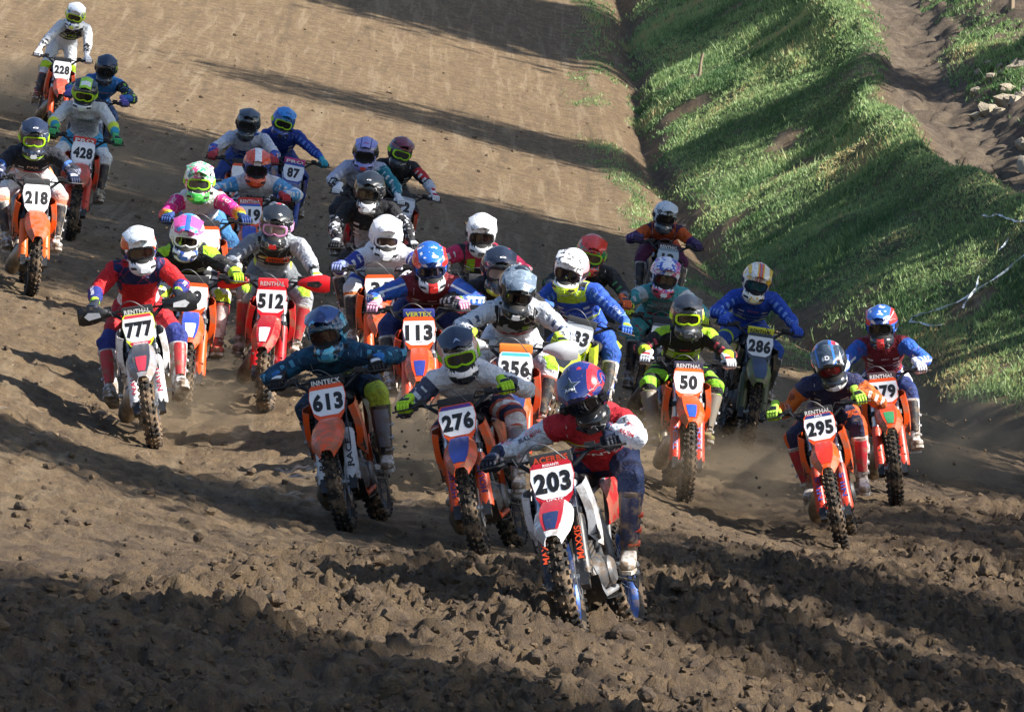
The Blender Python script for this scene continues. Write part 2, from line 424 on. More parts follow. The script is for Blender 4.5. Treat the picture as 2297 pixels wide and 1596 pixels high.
# ------------------------------------------------------------------ ground material
def ground_material():
    m, nt, b = new_mat('soil'); g = NG(nt); P = g.obj()
    def vec(sx, sy, sz=1.0):
        q = g.n('ShaderNodeMapping'); nt.links.new(P, q.inputs[0]); q.inputs['Scale'].default_value = (sx, sy, sz); return q.outputs[0]
    big = g.noise(0.5, 4, vec(1, 0.35)); midn = g.noise(5, 5, vec(1, 0.6), 0.65); fine = g.noise(38, 4, vec(1, 0.7), 0.7)
    grain_shade = g.noise(1.0, 4, vec(17, 4.2), 0.7); grain_shade2 = g.noise(1.0, 3, vec(48, 11), 0.65)  # stretched soil grain; its dark tones paint in the clods' own shade
    dry = g.mix(g.ramp(midn, 0.35, 0.68), hexc('#735f47'), hexc('#8f7858')); streak = g.noise(1.0, 5, vec(5.5, 0.22), 0.6, 0.5); dry = g.mix(g.ramp(streak, 0.5, 0.68, 0, 0.55), dry, hexc('#a99679')); dry = g.mix(g.ramp(streak, 0.3, 0.46, 0.5, 0), dry, hexc('#5e4f3d')); dry = g.mix(g.ramp(grain_shade, 0.52, 0.74, 0, 0.5), dry, hexc('#b09d80')); dry = g.mix(g.ramp(grain_shade, 0.28, 0.44, 0.5, 0), dry, hexc('#5a4c3b')); dry = g.mix(g.ramp(grain_shade2, 0.30, 0.42, 0.4, 0), dry, hexc('#4e4335'))
    dry = g.mix(g.ramp(fine, 0.52, 0.72, 0, 0.35), dry, hexc('#c0aa88'))
    wet = g.mix(g.ramp(midn, 0.3, 0.7), hexc('#54463a'), hexc('#7e694f'))
    wet = g.mix(g.ramp(grain_shade, 0.52, 0.74, 0, 0.55), wet, hexc('#8d7a60')); wet = g.mix(g.ramp(grain_shade2, 0.3, 0.45, 0.55, 0), wet, hexc('#2c2620'))
    wet = g.mix(g.ramp(fine, 0.55, 0.75, 0, 0.45), wet, hexc('#86735a'))
    loose = g.attr('loose')
    col = g.mix(g.math('MULTIPLY', loose, g.ramp(big, 0.25, 0.6, 0.55, 1.0), clamp=True), dry, wet)
    vor = g.n('ShaderNodeTexVoronoi'); vor.inputs['Scale'].default_value = 9; nt.links.new(vec(1, 0.8), vor.inputs['Vector'])
    speck = g.math('MULTIPLY', g.ramp(vor.outputs['Distance'], 0.05, 0.12, 1, 0), g.ramp(g.noise(2.3, 2), 0.45, 0.6))
    col = g.mix(g.math('MULTIPLY', speck, 0.65), col, hexc('#3c332a'))
    vor2 = g.n('ShaderNodeTexVoronoi'); vor2.inputs['Scale'].default_value = 5.3; nt.links.new(vec(1, 0.9), vor2.inputs['Vector'])
    speck2 = g.math('MULTIPLY', g.ramp(vor2.outputs['Distance'], 0.035, 0.07, 1, 0), g.ramp(g.noise(1.3, 2), 0.5, 0.6))
    col = g.mix(g.math('MULTIPLY', speck2, 0.7), col, hexc('#d8c7a6'))
    # turf soil under the grass, pale clay on the worn path and the stony slope
    turf = g.mix(g.ramp(midn, 0.38, 0.62), hexc('#4c603a'), hexc('#6d6a48'))
    col = g.mix(g.attr('turf'), col, turf)
    clay = g.mix(g.ramp(midn, 0.35, 0.7), hexc('#64574a'), hexc('#857662'))
    col = g.mix(g.attr('path'), col, clay)
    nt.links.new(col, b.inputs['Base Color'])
    # slick, smeared wet patches
    slick = g.ramp(g.noise(1.7, 3, vec(1, 0.45)), 0.60, 0.66)
    slick = g.math('MULTIPLY', slick, g.ramp(g.noise(9, 2, vec(0.6, 1.2)), 0.45, 0.56))
    slick = g.math('MULTIPLY', slick, g.attr('slick'), clamp=True)
    rr = g.math('MULTIPLY_ADD', slick, -0.62, 0.92); nt.links.new(rr, b.inputs['Roughness'])
    b.inputs['Specular IOR Level'].default_value = 0.35
    h = g.math('ADD', g.math('MULTIPLY', g.noise(22, 8, vec(1, 0.75), 0.78), 1.0), g.math('MULTIPLY', g.noise(110, 3, None, 0.6), 0.35))
    h = g.math('MULTIPLY', h, g.math('MULTIPLY_ADD', slick, -0.85, 1.0))
    g.bump(h, 1.0, 0.085, b)
    return m

def build_ground():
    # one sheet out to the skyline: fine cells where the race is, wide cells beyond
    def axis(segs):
        out = [segs[0][0]]
        for a, b_, da, db in segs:
            p = a
            while p < b_ - 1e-6:
                t = (p - a) / (b_ - a); p = min(b_, p + da + (db - da) * t); out.append(p)
        return np.array(out)
    xs = axis([(-400, -40, 120, 20), (-40, -13, 8, 0.6), (-13, -7, 0.5, 0.05), (-7, -3.2, 0.06, 0.025), (-3.2, 3.2, 0.025, 0.025), (3.2, 6.5, 0.025, 0.06), (6.5, 13, 0.06, 0.12), (13, 40, 0.3, 6), (40, 400, 20, 120)])
    ys = axis([(-300, 10, 100, 10), (10, 28, 5, 0.06), (28, 46, 0.045, 0.05), (46, 100, 0.055, 0.22), (100, 170, 0.17, 0.6), (170, 260, 1, 10), (260, 900, 20, 200)])
    X, Y = np.meshgrid(xs, ys); x = X.ravel(); y = Y.ravel()
    z = ground_z(x, y)
    z = np.minimum(z, 60.0)
    V = np.c_[x, y, z]; nx, ny = len(xs), len(ys)
    i = np.arange(ny - 1)[:, None] * nx + np.arange(nx - 1)[None, :]; i = i.ravel()
    me = mesh_np('ground', V, np.c_[i, i + 1, i + nx + 1, i + nx]); smooth_mesh(me)
    w = x - foot(y)
    def att(name, val):
        a = me.attributes.new(name, 'FLOAT', 'POINT'); a.data.foreach_set('value', np.clip(val, 0, 1).astype(np.float32))
    dr = 47 + 3.9 * np.clip(x, -8, 8)
    loose = (1 - sstep(dr - 6, dr + 8, y)) * (w < 0.3) + 0.28 * (1 - sstep(60, 80, y))
    att('loose', loose + 0.45 * np.exp(-(w / 0.35) ** 2))
    att('turf', grass_mask(x, y)); att('path', sstep(2.9, 3.4, w - 0.75 * sstep(92, 125, y)) * (w < 30))
    sl = np.exp(-((y - 50) / 4.5) ** 2) * sstep(2.5, -1.0, x) + 0.5 * np.exp(-((y - 33) / 6) ** 2) + 1.0 * np.exp(-(w / 0.3) ** 2) * sstep(95, 105, y)
    att('slick', sl)
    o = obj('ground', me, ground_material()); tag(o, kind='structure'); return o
def grass_mask(x, y):
    w = x - foot(y)
    near = 1 - sstep(62, 84, y)
    start = 0.10 + 0.3 * near + 0.9 * fbm(x * 0.9, y * 0.45, 3, 101)
    top = 3.1 + 0.75 * sstep(92, 125, y) + 0.6 * vnoise(y * 0.3, x * 0.4, 102)
    m = sstep(start - 0.1, start + 0.5, w) * (1 - sstep(top - 0.15, top + 0.25, w))
    bare = fbm(x * 0.9, y * 0.5, 3, 103)
    m = m * sstep(-0.6, -0.2, bare)
    fr = 0.6 * np.exp(-((w + 0.75 + 0.5 * vnoise(y * 0.4, x * 0.8, 107)) / 0.34) ** 2) * sstep(70, 82, y) * sstep(-0.15, 0.45, fbm(x * 0.9, y * 0.22, 4, 105, 0.65) + 0.02)
    back = sstep(4.6, 5.4, w) * sstep(0.0, 0.3, fbm(x * 0.5, y * 0.25, 3, 108)) + sstep(9, 11, w)
    return np.clip(m + fr * 0.9 + back, 0, 1)

def build_grass():
    n = 420000
    y = 55 + (172 - 55) * RNG.random(n) ** 0.9; x = foot(y) - 1.5 + 8.0 * RNG.random(n)
    # keep to what stands in and near the frame
    k = np.abs(x / y) < (PW / 2 / FPX) * 1.5
    x, y = x[k], y[k]
    gm = grass_mask(x, y) * (0.45 + 0.9 * np.clip(fbm(x * 1.3, y * 0.9, 3, 111) + 0.5, 0, 1))
    k = RNG.random(len(x)) < gm; x, y = x[k], y[k]; n = len(x)
    z = ground_z(x, y)
    nb = 3
    tall = 0.6 + 0.9 * np.clip(fbm(x * 0.7, y * 0.4, 2, 115) + 0.45, 0, 1.3)
    X = np.repeat(x, nb) + RNG.normal(0, 0.03, n * nb); Y = np.repeat(y, nb) + RNG.normal(0, 0.03, n * nb); Z = np.repeat(z, nb) - 0.015
    H = np.repeat(tall, nb) * RNG.uniform(0.028, 0.07, n * nb) * (1 + 1.6 * (RNG.random(n * nb) < 0.03)); wdt = RNG.uniform(0.007, 0.014, n * nb) * (1 + (Y - 60) / 130)
    ang = RNG.uniform(0, 2 * math.pi, n * nb); ln = RNG.uniform(0.1, 0.9, n * nb); la = RNG.uniform(0, 2 * math.pi, n * nb)
    A = np.c_[X - np.cos(ang) * wdt, Y - np.sin(ang) * wdt, Z]; B = np.c_[X + np.cos(ang) * wdt, Y + np.sin(ang) * wdt, Z]
    C = np.c_[X + np.cos(la) * ln * H, Y + np.sin(la) * ln * H, Z + H]
    V = np.stack([A, B, C], 1).reshape(-1, 3); F = np.arange(len(V)).reshape(-1, 3)
    me = mesh_np('grass', V, F)
    tint = np.repeat(np.clip(0.5 + 0.9 * fbm(x * 0.8, y * 0.5, 3, 121) + RNG.normal(0, 0.16, n), 0, 1), nb * 3)
    a = me.attributes.new('tint', 'FLOAT', 'POINT'); a.data.foreach_set('value', tint.astype(np.float32))
    m, nt, b = new_mat('grass'); g = NG(nt)
    col = g.mix(g.ramp(g.attr('tint'), 0.0, 0.8), hexc('#4f7344'), hexc('#9db577')); col = g.mix(g.ramp(g.attr('tint'), 0.84, 1.0), col, hexc('#bfae7c')); nt.links.new(col, b.inputs['Base Color'])
    b.inputs['Roughness'].default_value = 0.55
    tr = g.n('ShaderNodeBsdfTranslucent'); nt.links.new(col, tr.inputs[0])
    ms = g.n('ShaderNodeMixShader'); ms.inputs[0].default_value = 0.45
    nt.links.new(b.outputs[0], ms.inputs[1]); nt.links.new(tr.outputs[0], ms.inputs[2]); nt.links.new(ms.outputs[0], nt.nodes['Material Output'].inputs[0])
    o = obj('grass', me, m); tag(o, 'short green grass growing over the bank beside the track', 'grass', kind='stuff')
    return o

def lump(seed, n1=9, n2=6, jag=0.34):
    """a broken clod or stone: a rough closed lump about 1 across"""
    rg = np.random.default_rng(seed); V = []; F = []
    fr = rg.normal(0, 1, (5, 3)); ph = rg.uniform(0, 6.3, 5)
    for i in range(n2 + 1):
        t = math.pi * i / n2
        for j in range(n1):
            a = 2 * math.pi * j / n1; d = np.array([math.sin(t) * math.cos(a), math.sin(t) * math.sin(a), math.cos(t)])
            r = 0.5 * (1 + jag * sum(math.sin(2.2 * f @ d + p) for f, p in zip(fr, ph)) / 3 + rg.uniform(-0.17, 0.17))
            V.append(d * r)
    for i in range(n2):
        for j in range(n1): F.append((i * n1 + j, (i + 1) * n1 + j, (i + 1) * n1 + (j + 1) % n1, i * n1 + (j + 1) % n1))
    return np.array(V), np.array(F)
def scatter_lumps(name, P, S, mat, label, cat, seed=1, flat=0.75, res=(7, 5)):
    rg = np.random.default_rng(seed); shapes = [lump(seed * 10 + i, *res) for i in range(7)]; VV = []; FF = []; off = 0
    for i in range(len(P)):
        v, f = shapes[i % 7]; a = rg.uniform(0, 6.28); c, s = math.cos(a), math.sin(a); b_ = rg.uniform(-0.6, 0.6); cb, sb = math.cos(b_), math.sin(b_)
        M = np.array([[c, -s, 0], [s, c, 0], [0, 0, 1]]) @ np.array([[1, 0, 0], [0, cb, -sb], [0, sb, cb]])
        sc = S[i] * np.array([rg.uniform(0.8, 1.35), rg.uniform(0.7, 1.1), rg.uniform(flat - 0.15, flat + 0.2)])
        VV.append((v * sc) @ M.T + P[i]); FF.append(f + off); off += len(v)
    me = mesh_np(name, np.concatenate(VV), np.concatenate(FF)); smooth_mesh(me, 36)
    o = obj(name, me, mat); tag(o, label, cat, kind='stuff'); return o
# ------------------------------------------------------------------ motocross bike: shared shapes
# local frame: forward is -Y, up is Z, the rider's left is +X; wheels touch z = 0
FA = Vector((0, -0.74, 0.345)); RA = Vector((0, 0.74, 0.335)); RAKE = R(26.5)
SU = Vector((0, math.sin(RAKE), math.cos(RAKE)))          # up along the steering axis
SF = Vector((0, -math.cos(RAKE), math.sin(RAKE)))         # forward, square to it
HEAD = Vector((0, -0.385, 0.95))                           # a point on the steering axis
def onfork(k, fwd=0.0, x=0.0):                             # k metres up the fork leg from the axle
    return FA + SU * k + SF * (fwd - 0.028) + Vector((x, 0, 0))
BK = {}
def tyre(mb, c, r, w, nrow, n, kh):
    prof = []
    for i in range(15):
        a = math.pi * (i / 14) ; prof.append((-math.cos(a) * w / 2, r - kh - w * 0.42 + math.sin(a) ** 0.7 * w * 0.42))
    prof += [(w * 0.30, r - kh - w * 0.62), (-w * 0.30, r - kh - w * 0.62)]
    mb.lathe(prof, c, 48)
    for k in range(n):                                     # knobs
        for row in range(nrow):
            t = (row - (nrow - 1) / 2) / max(1, (nrow - 1) / 2) if nrow > 1 else 0
            if nrow % 2 == 1 and (k + row) % 2: continue
            a = 2 * math.pi * (k + (0.5 if row % 2 else 0)) / n
            x = t * w * 0.44; ang = t * R(52); rr = r - kh - w * 0.42 * (1 - math.cos(t * R(70))) * 0.75
            rot = Matrix.Rotation(a, 3, 'X') @ Matrix.Rotation(-ang, 3, 'Y').to_3x3()
            rad = Matrix.Rotation(a, 3, 'X') @ Vector((0, 0, 1))
            nrm = Matrix.Rotation(a, 3, 'X') @ (Matrix.Rotation(ang, 3, 'Y') @ Vector((0, 0, 1)))
            rot = Matrix.Rotation(a, 3, 'X') @ Matrix.Rotation(ang, 3, 'Y')
            p = Vector(c) + Vector((x, 0, 0)) + rad * rr + nrm * kh * 0.45
            mb.box(p, (w / nrow * 0.72, 2 * math.pi * r / n * 0.46, kh * 1.1), rot, 0.85)
def wheel_parts(pre, c, r, w, rim_r, nrow, n, disc_x, disc_r):
    mb = MB(); tyre(mb, c, r, w, nrow, n, 0.016); BK[pre + 'tyre'] = mb.mesh(pre + 'tyre', 30)
    mb = MB(); rw = w * 0.32
    mb.lathe([(-rw, rim_r + 0.012), (-rw * 0.8, rim_r), (0, rim_r - 0.014), (rw * 0.8, rim_r), (rw, rim_r + 0.012), (rw * 0.7, rim_r + 0.020), (-rw * 0.7, rim_r + 0.020)], c, 48); BK[pre + 'rim'] = mb.mesh(pre + 'rim', 50)
    mb = MB()
    for k in range(32):
        a = 2 * math.pi * k / 32; s = 1 if k % 2 else -1; a2 = a + (0.35 if (k // 2) % 2 else -0.35)
        mb.tube([Vector(c) + Vector((s * 0.036, math.cos(a2) * 0.034, math.sin(a2) * 0.034)), Vector(c) + Vector((s * 0.004, math.cos(a) * (rim_r - 0.008), math.sin(a) * (rim_r - 0.008)))], 0.0022, 4)
    BK[pre + 'spokes'] = mb.mesh(pre + 'spokes', 30)
    mb = MB(); mb.lathe([(-0.075, 0.0), (-0.075, 0.022), (-0.05, 0.022), (-0.045, 0.042), (-0.03, 0.042), (-0.025, 0.028), (0.025, 0.028), (0.03, 0.042), (0.045, 0.042), (0.05, 0.022), (0.075, 0.022), (0.075, 0.0)], c, 20, False)
    BK[pre + 'hub'] = mb.mesh(pre + 'hub', 40)
    mb = MB(); d = disc_r
    for k in range(24):                                    # wavy disc
        pass
    ring = []
    for k in range(48):
        a = 2 * math.pi * k / 48; q = d + 0.005 * math.sin(a * 9)
        ring.append([(c[0] + disc_x - 0.002, c[1] + q * math.cos(a), c[2] + q * math.sin(a)), (c[0] + disc_x + 0.002, c[1] + q * math.cos(a), c[2] + q * math.sin(a)), (c[0] + disc_x + 0.002, c[1] + d * 0.72 * math.cos(a), c[2] + d * 0.72 * math.sin(a)), (c[0] + disc_x - 0.002, c[1] + d * 0.72 * math.cos(a), c[2] + d * 0.72 * math.sin(a))])
    ring.append(ring[0]); mb.loft(ring, cap=False)
    for k in range(6):
        a = k * math.pi / 3; mb.tube([(c[0] + disc_x, c[1] + 0.03 * math.cos(a), c[2] + 0.03 * math.sin(a)), (c[0] + disc_x, c[1] + d * 0.76 * math.cos(a), c[2] + d * 0.76 * math.sin(a))], 0.005, 4)
    BK[pre + 'disc'] = mb.mesh(pre + 'disc', 40)
PLATE = [(-0.075, -0.135), (0.075, -0.135), (0.105, -0.09), (0.128, 0.03), (0.118, 0.105), (0.10, 0.125), (-0.10, 0.125), (-0.118, 0.105), (-0.128, 0.03), (-0.105, -0.09)]
PO = onfork(0.0) + SU * 0.69 + SF * 0.085                 # centre of the number plate
PU, PV, PN = Vector((1, 0, 0)), SU.copy(), SF.copy()
def build_bike_shapes():
    wheel_parts('f_', FA, 0.345, 0.098, 0.267, 4, 38, 0.062, 0.130)
    wheel_parts('r_', RA, 0.335, 0.112, 0.236, 4, 34, -0.066, 0.118)
    for s, nm in ((1, 'l'), (-1, 'r')):
        x = s * 0.098
        mb = MB(); mb.tube([onfork(0.40, 0, x), onfork(0.42, 0, x), onfork(0.74, 0, x), onfork(0.76, 0, x)], [0.026, 0.0295, 0.0295, 0.026], 16); mb.tube([onfork(0.76, 0, x), onfork(0.775, 0, x)], 0.020, 12)
        mb.tube([onfork(0.40, 0, x), onfork(0.425, 0, x)], 0.032, 14); BK['fork_' + nm] = mb.mesh('fork_tube', 35)
        mb = MB(); mb.tube([onfork(-0.02, 0, x), onfork(0.41, 0, x)], 0.0235, 14)
        mb.box(onfork(-0.01, 0.01, x), (0.05, 0.075, 0.10), Matrix.Rotation(-RAKE, 3, 'X')); mb.tube([onfork(0, 0.028, x - 0.03), onfork(0, 0.028, x + 0.03)], 0.020, 12)
        if s > 0: mb.box(onfork(0.06, -0.05, x - 0.025), (0.045, 0.07, 0.11), Matrix.Rotation(-RAKE, 3, 'X')); mb.box(onfork(0.10, 0.02, x + 0.01), (0.03, 0.05, 0.05))
        BK['slider_' + nm] = mb.mesh('fork_slider', 35)
        # guard: a half shell in front of the slider
        mb = MB(); P = []
        for k, wd, fr in ((0.015, 0.044, 0.044), (0.05, 0.047, 0.050), (0.16, 0.043, 0.046), (0.30, 0.041, 0.042), (0.36, 0.042, 0.042), (0.395, 0.032, 0.040)):
            P.append([onfork(k, fr * math.cos(a), x + wd * math.sin(a) * s) for a in [R(q) for q in (-75, -55, -30, 0, 30, 60, 90, 115)]])
        mb.sheet(P, 0.004); BK['guard_' + nm] = mb.mesh('fork_guard', 40)
    mb = MB()
    for k, h in ((0.50, 0.036), (0.715, 0.03)):
        o = [(-0.135, -0.03), (-0.105, -0.045), (0.105, -0.045), (0.135, -0.03), (0.135, 0.02), (0.10, 0.038), (0.03, 0.02), (0.03, -0.0), (-0.03, 0.0), (-0.03, 0.02), (-0.10, 0.038), (-0.135, 0.02)]
        mb.prism([(a, -b) for a, b in o], onfork(k), (1, 0, 0), SF, SU, h)
    mb.tube([HEAD - SU * 0.12, HEAD + SU * 0.15], 0.028, 12); BK['clamp'] = mb.mesh('triple_clamp', 35)
    # handlebar
    B0 = onfork(0.76) - SF * 0.03; BK['barc'] = B0.copy()
    def bar(x):
        ax = abs(x); t = min(max((ax - 0.08) / 0.16, 0), 1); t = t * t * (3 - 2 * t)
        return Vector((x, B0.y + 0.005 + 0.055 * t + max(0, ax - 0.24) * 0.28, B0.z + 0.045 + 0.085 * t + max(0, ax - 0.24) * 0.06))
    BK['bar'] = bar
    mb = MB(); mb.tube([bar(x) for x in np.linspace(-0.405, 0.405, 33)], 0.013, 10)
    for s in (1, -1): mb.box(B0 + Vector((s * 0.045, 0.005, 0.02)), (0.036, 0.045, 0.06))
    mb.tube([bar(-0.20), bar(0.20)], 0.008, 8); BK['handlebar'] = mb.mesh('handlebar', 45)
    mb = MB(); pc = Vector((0, B0.y - 0.005, B0.z + 0.115)); BK['padc'] = pc
    pts = [(-0.03, -0.028), (-0.02, -0.036), (0.02, -0.036), (0.03, -0.028), (0.034, 0.02), (0.025, 0.034), (-0.02, 0.034), (-0.03, 0.02)]
    mb.loft([[(x, pc.y + a * k, pc.z + b * k) for a, b in pts] for x, k in ((-0.122, 0.6), (-0.118, 0.95), (-0.10, 1), (0.10, 1), (0.118, 0.95), (0.122, 0.6))]); BK['pad'] = mb.mesh('bar_pad', 45)
    for s, nm in ((1, 'l'), (-1, 'r')):
        mb = MB(); xs = np.linspace(0.29, 0.41, 13); mb.tube([bar(s * x) for x in xs], [0.0165 + (0.0015 if i % 2 else 0) for i in range(12)] + [0.020], 12); BK['grip_' + nm] = mb.mesh('grip', 40)
        mb = MB(); p = bar(s * 0.27); mb.box(p + Vector((0, -0.012, 0.0)), (0.035, 0.045, 0.04)); mb.box(p + Vector((-s * 0.045, -0.02, 0.02)), (0.06, 0.04, 0.035))
        q = bar(s * 0.41); mb.tube([p + Vector((0, -0.035, 0)), p + Vector((s * 0.03, -0.06, -0.006)), bar(s * 0.33) + Vector((0, -0.065, -0.012)), q + Vector((0, -0.06, -0.02)), q + Vector((s * 0.02, -0.052, -0.022))], [0.009, 0.007, 0.006, 0.006, 0.008], 6); BK['lever_' + nm] = mb.mesh('lever', 40)
        # hand guard: a swept shield
        mb = MB(); P = []
        for k in range(9):
            t = k / 8; x = s * (0.20 + 0.26 * t); b_ = bar(min(0.405, abs(x)) * s)
            hh = 0.018 + 0.055 * math.sin(min(1, t * 1.25) * math.pi * 0.55) * (1 if t < 0.9 else 0.75)
            yy = b_.y - 0.045 - 0.075 * math.sin(t * math.pi * 0.62) + 0.03 * t
            P.append([(x, yy + 0.02 * abs(q) ** 2, b_.z - 0.005 + q * hh - 0.02 * t) for q in (-1, -0.5, 0, 0.5, 1)])
        mb.sheet(P, 0.005 * s); BK['hguard_' + nm] = mb.mesh('hand_guard', 45)
        mb = MB(); mb.prism([(x * 0.8, y) for x, y in ((-0.07, -0.015), (0.05, -0.03), (0.09, 0.0), (0.05, 0.028), (-0.06, 0.018))], Vector((s * 0.335, bar(0.33).y - 0.128, bar(0.33).z - 0.012)), (s, 0.12, 0), (0, 0, 1), (0, -1, 0), 0.004); BK['hgpatch_' + nm] = mb.mesh('guard_patch', 0)
    mb = MB(); c0 = bar(-0.24)
    pts = [c0 + Vector((0.02, -0.03, 0.02))] + [Vector((-0.20 + 0.30 * t, B0.y - 0.06 - 0.05 * math.sin(t * math.pi), B0.z + 0.08 + 0.13 * math.sin(t * math.pi))) for t in np.linspace(0.05, 1, 12)] + [onfork(0.62, 0.06, 0.11), onfork(0.40, 0.05, 0.115), onfork(0.12, 0.0, 0.10)]
    mb.tube(pts, 0.0036, 6)
    BK['hose'] = mb.mesh('brake_hose', 60)
    mb = MB(); c1 = bar(0.24); mb.tube([c1 + Vector((-0.02, -0.03, 0.01)), c1 + Vector((-0.09, -0.07, 0.03)), Vector((0.05, B0.y - 0.03, B0.z + 0.02)), Vector((0.05, B0.y + 0.10, B0.z - 0.12))], 0.005, 6); BK['cable'] = mb.mesh('cable', 60)
    # number plate, bent about its middle
    def bent(outline, lift, th, name):
        mb = MB(); import bmesh
        mb.prism(outline, PO + PN * lift, PU, PV, PN, th); me = mb.mesh(name, 30); return me
    BK['plate'] = bent(PLATE, -0.006, 0.006, 'number_plate')
    BK['plate_bg'] = bent([(-0.062, -0.100), (0.062, -0.100), (0.104, -0.072), (0.124, 0.030), (0.115, 0.092), (-0.115, 0.092), (-0.124, 0.030), (-0.104, -0.072)], 0.0005, 0.0015, 'plate_background')
    BK['plate_top'] = bent([(-0.106, 0.093), (0.106, 0.093), (0.096, 0.118), (-0.096, 0.118)], 0.0005, 0.0015, 'plate_strip')
    BK['plate_low'] = bent([(-0.068, -0.128), (0.068, -0.128), (0.086, -0.102), (-0.086, -0.102)], 0.0005, 0.0015, 'plate_strip')
    # front fender: a beak over the wheel
    prof = [(-0.10, 0.760, 0.050, 0.02), (-0.30, 0.795, 0.062, 0.03), (-0.48, 0.842, 0.078, 0.034), (-0.62, 0.842, 0.098, 0.040), (-0.76, 0.820, 0.108, 0.042), (-0.88, 0.786, 0.110, 0.042), (-0.98, 0.744, 0.094, 0.040), (-1.05, 0.706, 0.062, 0.036), (-1.075, 0.684, 0.044, 0.030)]
    us = (-1, -0.9, -0.62, -0.3, 0, 0.3, 0.62, 0.9, 1)
    def arch(u): u = abs(u); return 1 - 0.10 * (u / 0.62) if u <= 0.62 else 0.90 - 0.90 * ((u - 0.62) / 0.38)
    mb = MB(); P = [[(u * w, y, z + h * arch(u) - (0.022 if abs(u) == 1 else 0)) for u in us] for y, z, w, h in prof]
    mb.sheet(P, -0.005); BK['fender'] = mb.mesh('front_fender', 22)
    mb = MB(); P = [[(u * w * 0.62, y, z + h * arch(u * 0.62) + 0.0085) for u in us] for y, z, w, h in prof[3:8]]
    mb.sheet(P, -0.002); BK['fender_patch'] = mb.mesh('fender_graphic', 35)
    mb = MB(); P = [[(u * w * 0.4, y, z + h * arch(u * 0.4) + 0.0115) for u in us] for y, z, w, h in prof[5:8]]
    mb.sheet(P, -0.002); BK['fender_patch2'] = mb.mesh('fender_badge', 35)
    # radiator shrouds
    for s, nm in ((1, 'l'), (-1, 'r')):
        mb = MB(); P = []
        tops = [(-0.50, 0.93), (-0.49, 0.945), (-0.42, 0.965), (-0.30, 0.975), (-0.15, 0.96), (0.02, 0.92), (0.16, 0.86)]
        bots = [(-0.44, 0.66), (-0.42, 0.60), (-0.34, 0.575), (-0.24, 0.62), (-0.12, 0.69), (0.02, 0.74), (0.16, 0.78)]
        xo = [0.165, 0.205, 0.212, 0.19, 0.155, 0.125, 0.105]
        for (ty, tz), (by, bz), x in zip(tops, bots, xo):
            P.append([(s * (x - 0.03 * (1 - t) ** 2 - 0.035 * t ** 3), ty + (by - ty) * t, tz + (bz - tz) * t) for t in (0, 0.15, 0.35, 0.55, 0.75, 0.9, 1)])
        mb.sheet(P, 0.005 * s); BK['shroud_' + nm] = mb.mesh('radiator_shroud', 45)
        mb = MB(); xr = s * 0.125; mb.box((xr, -0.395, 0.765), (0.105, 0.035, 0.29)); BK['radiator_' + nm] = mb.mesh('radiator', 30)
        mb = MB()
        for k in range(9): mb.box((xr, -0.425, 0.645 + k * 0.03), (0.12, 0.032, 0.006), Matrix.Rotation(R(-28), 3, 'X'))
        for q in (-0.062, 0.062): mb.box((xr + q, -0.425, 0.765), (0.008, 0.04, 0.30))
        BK['louvre_' + nm] = mb.mesh('radiator_louvre', 0)
        mb = MB(); mb.box((s * 0.215, 0.07, 0.405), (0.095, 0.055, 0.014))
        for k in range(5):
            for e in (-1, 1): mb.box((s * (0.175 + k * 0.02), 0.07 + e * 0.025, 0.418), (0.006, 0.008, 0.014))
        mb.tube([(s * 0.10, 0.09, 0.42), (s * 0.175, 0.07, 0.405)], 0.012, 8); BK['peg_' + nm] = mb.mesh('foot_peg', 30)
        mb = MB(); P = []
        for y, tz, bz, x in ((0.30, 0.90, 0.66, 0.10), (0.45, 0.91, 0.67, 0.115), (0.62, 0.92, 0.70, 0.12), (0.76, 0.93, 0.80, 0.11)):
            P.append([(s * (x + 0.02 * math.sin(t * math.pi)), y, tz + (bz - tz) * t) for t in (0, 0.25, 0.5, 0.75, 1)])
        mb.sheet(P, 0.005 * s); BK['side_' + nm] = mb.mesh('side_panel', 40)
    # tank, seat, rear fender
    def sec(y, z, w, h, n=12, p=2.4):
        return [(w * math.copysign(abs(math.cos(a)) ** (2 / p), math.cos(a)), y, z + h * math.copysign(abs(math.sin(a)) ** (2 / p), math.sin(a))) for a in [2 * math.pi * k / n for k in range(n)]]
    mb = MB(); mb.loft([sec(-0.30, 0.93, 0.05, 0.05), sec(-0.27, 0.93, 0.10, 0.09), sec(-0.16, 0.92, 0.125, 0.11), sec(0.0, 0.90, 0.11, 0.10), sec(0.12, 0.87, 0.08, 0.08), sec(0.16, 0.87, 0.05, 0.05)]); mb.tube([(0, -0.15, 1.02), (0, -0.15, 1.055)], 0.03, 12); BK['tank'] = mb.mesh('fuel_tank', 50)
    mb = MB(); mb.loft([sec(-0.12, 1.0, 0.03, 0.02), sec(-0.08, 0.985, 0.055, 0.04), sec(0.15, 0.93, 0.075, 0.055), sec(0.40, 0.93, 0.085, 0.055), sec(0.62, 0.965, 0.075, 0.045), sec(0.74, 0.985, 0.05, 0.02)]); BK['seat'] = mb.mesh('seat', 50)
    mb = MB(); P = [[(u * w, y, z - 0.03 * abs(u) ** 2) for u in (-1, -0.6, -0.2, 0.2, 0.6, 1)] for y, z, w in ((0.45, 0.90, 0.10), (0.70, 0.945, 0.115), (0.90, 0.985, 0.10), (1.08, 1.01, 0.075), (1.16, 1.015, 0.04))]
    mb.sheet(P, -0.005); BK['rfender'] = mb.mesh('rear_fender', 40)
    # frame, engine, swingarm
    mb = MB()
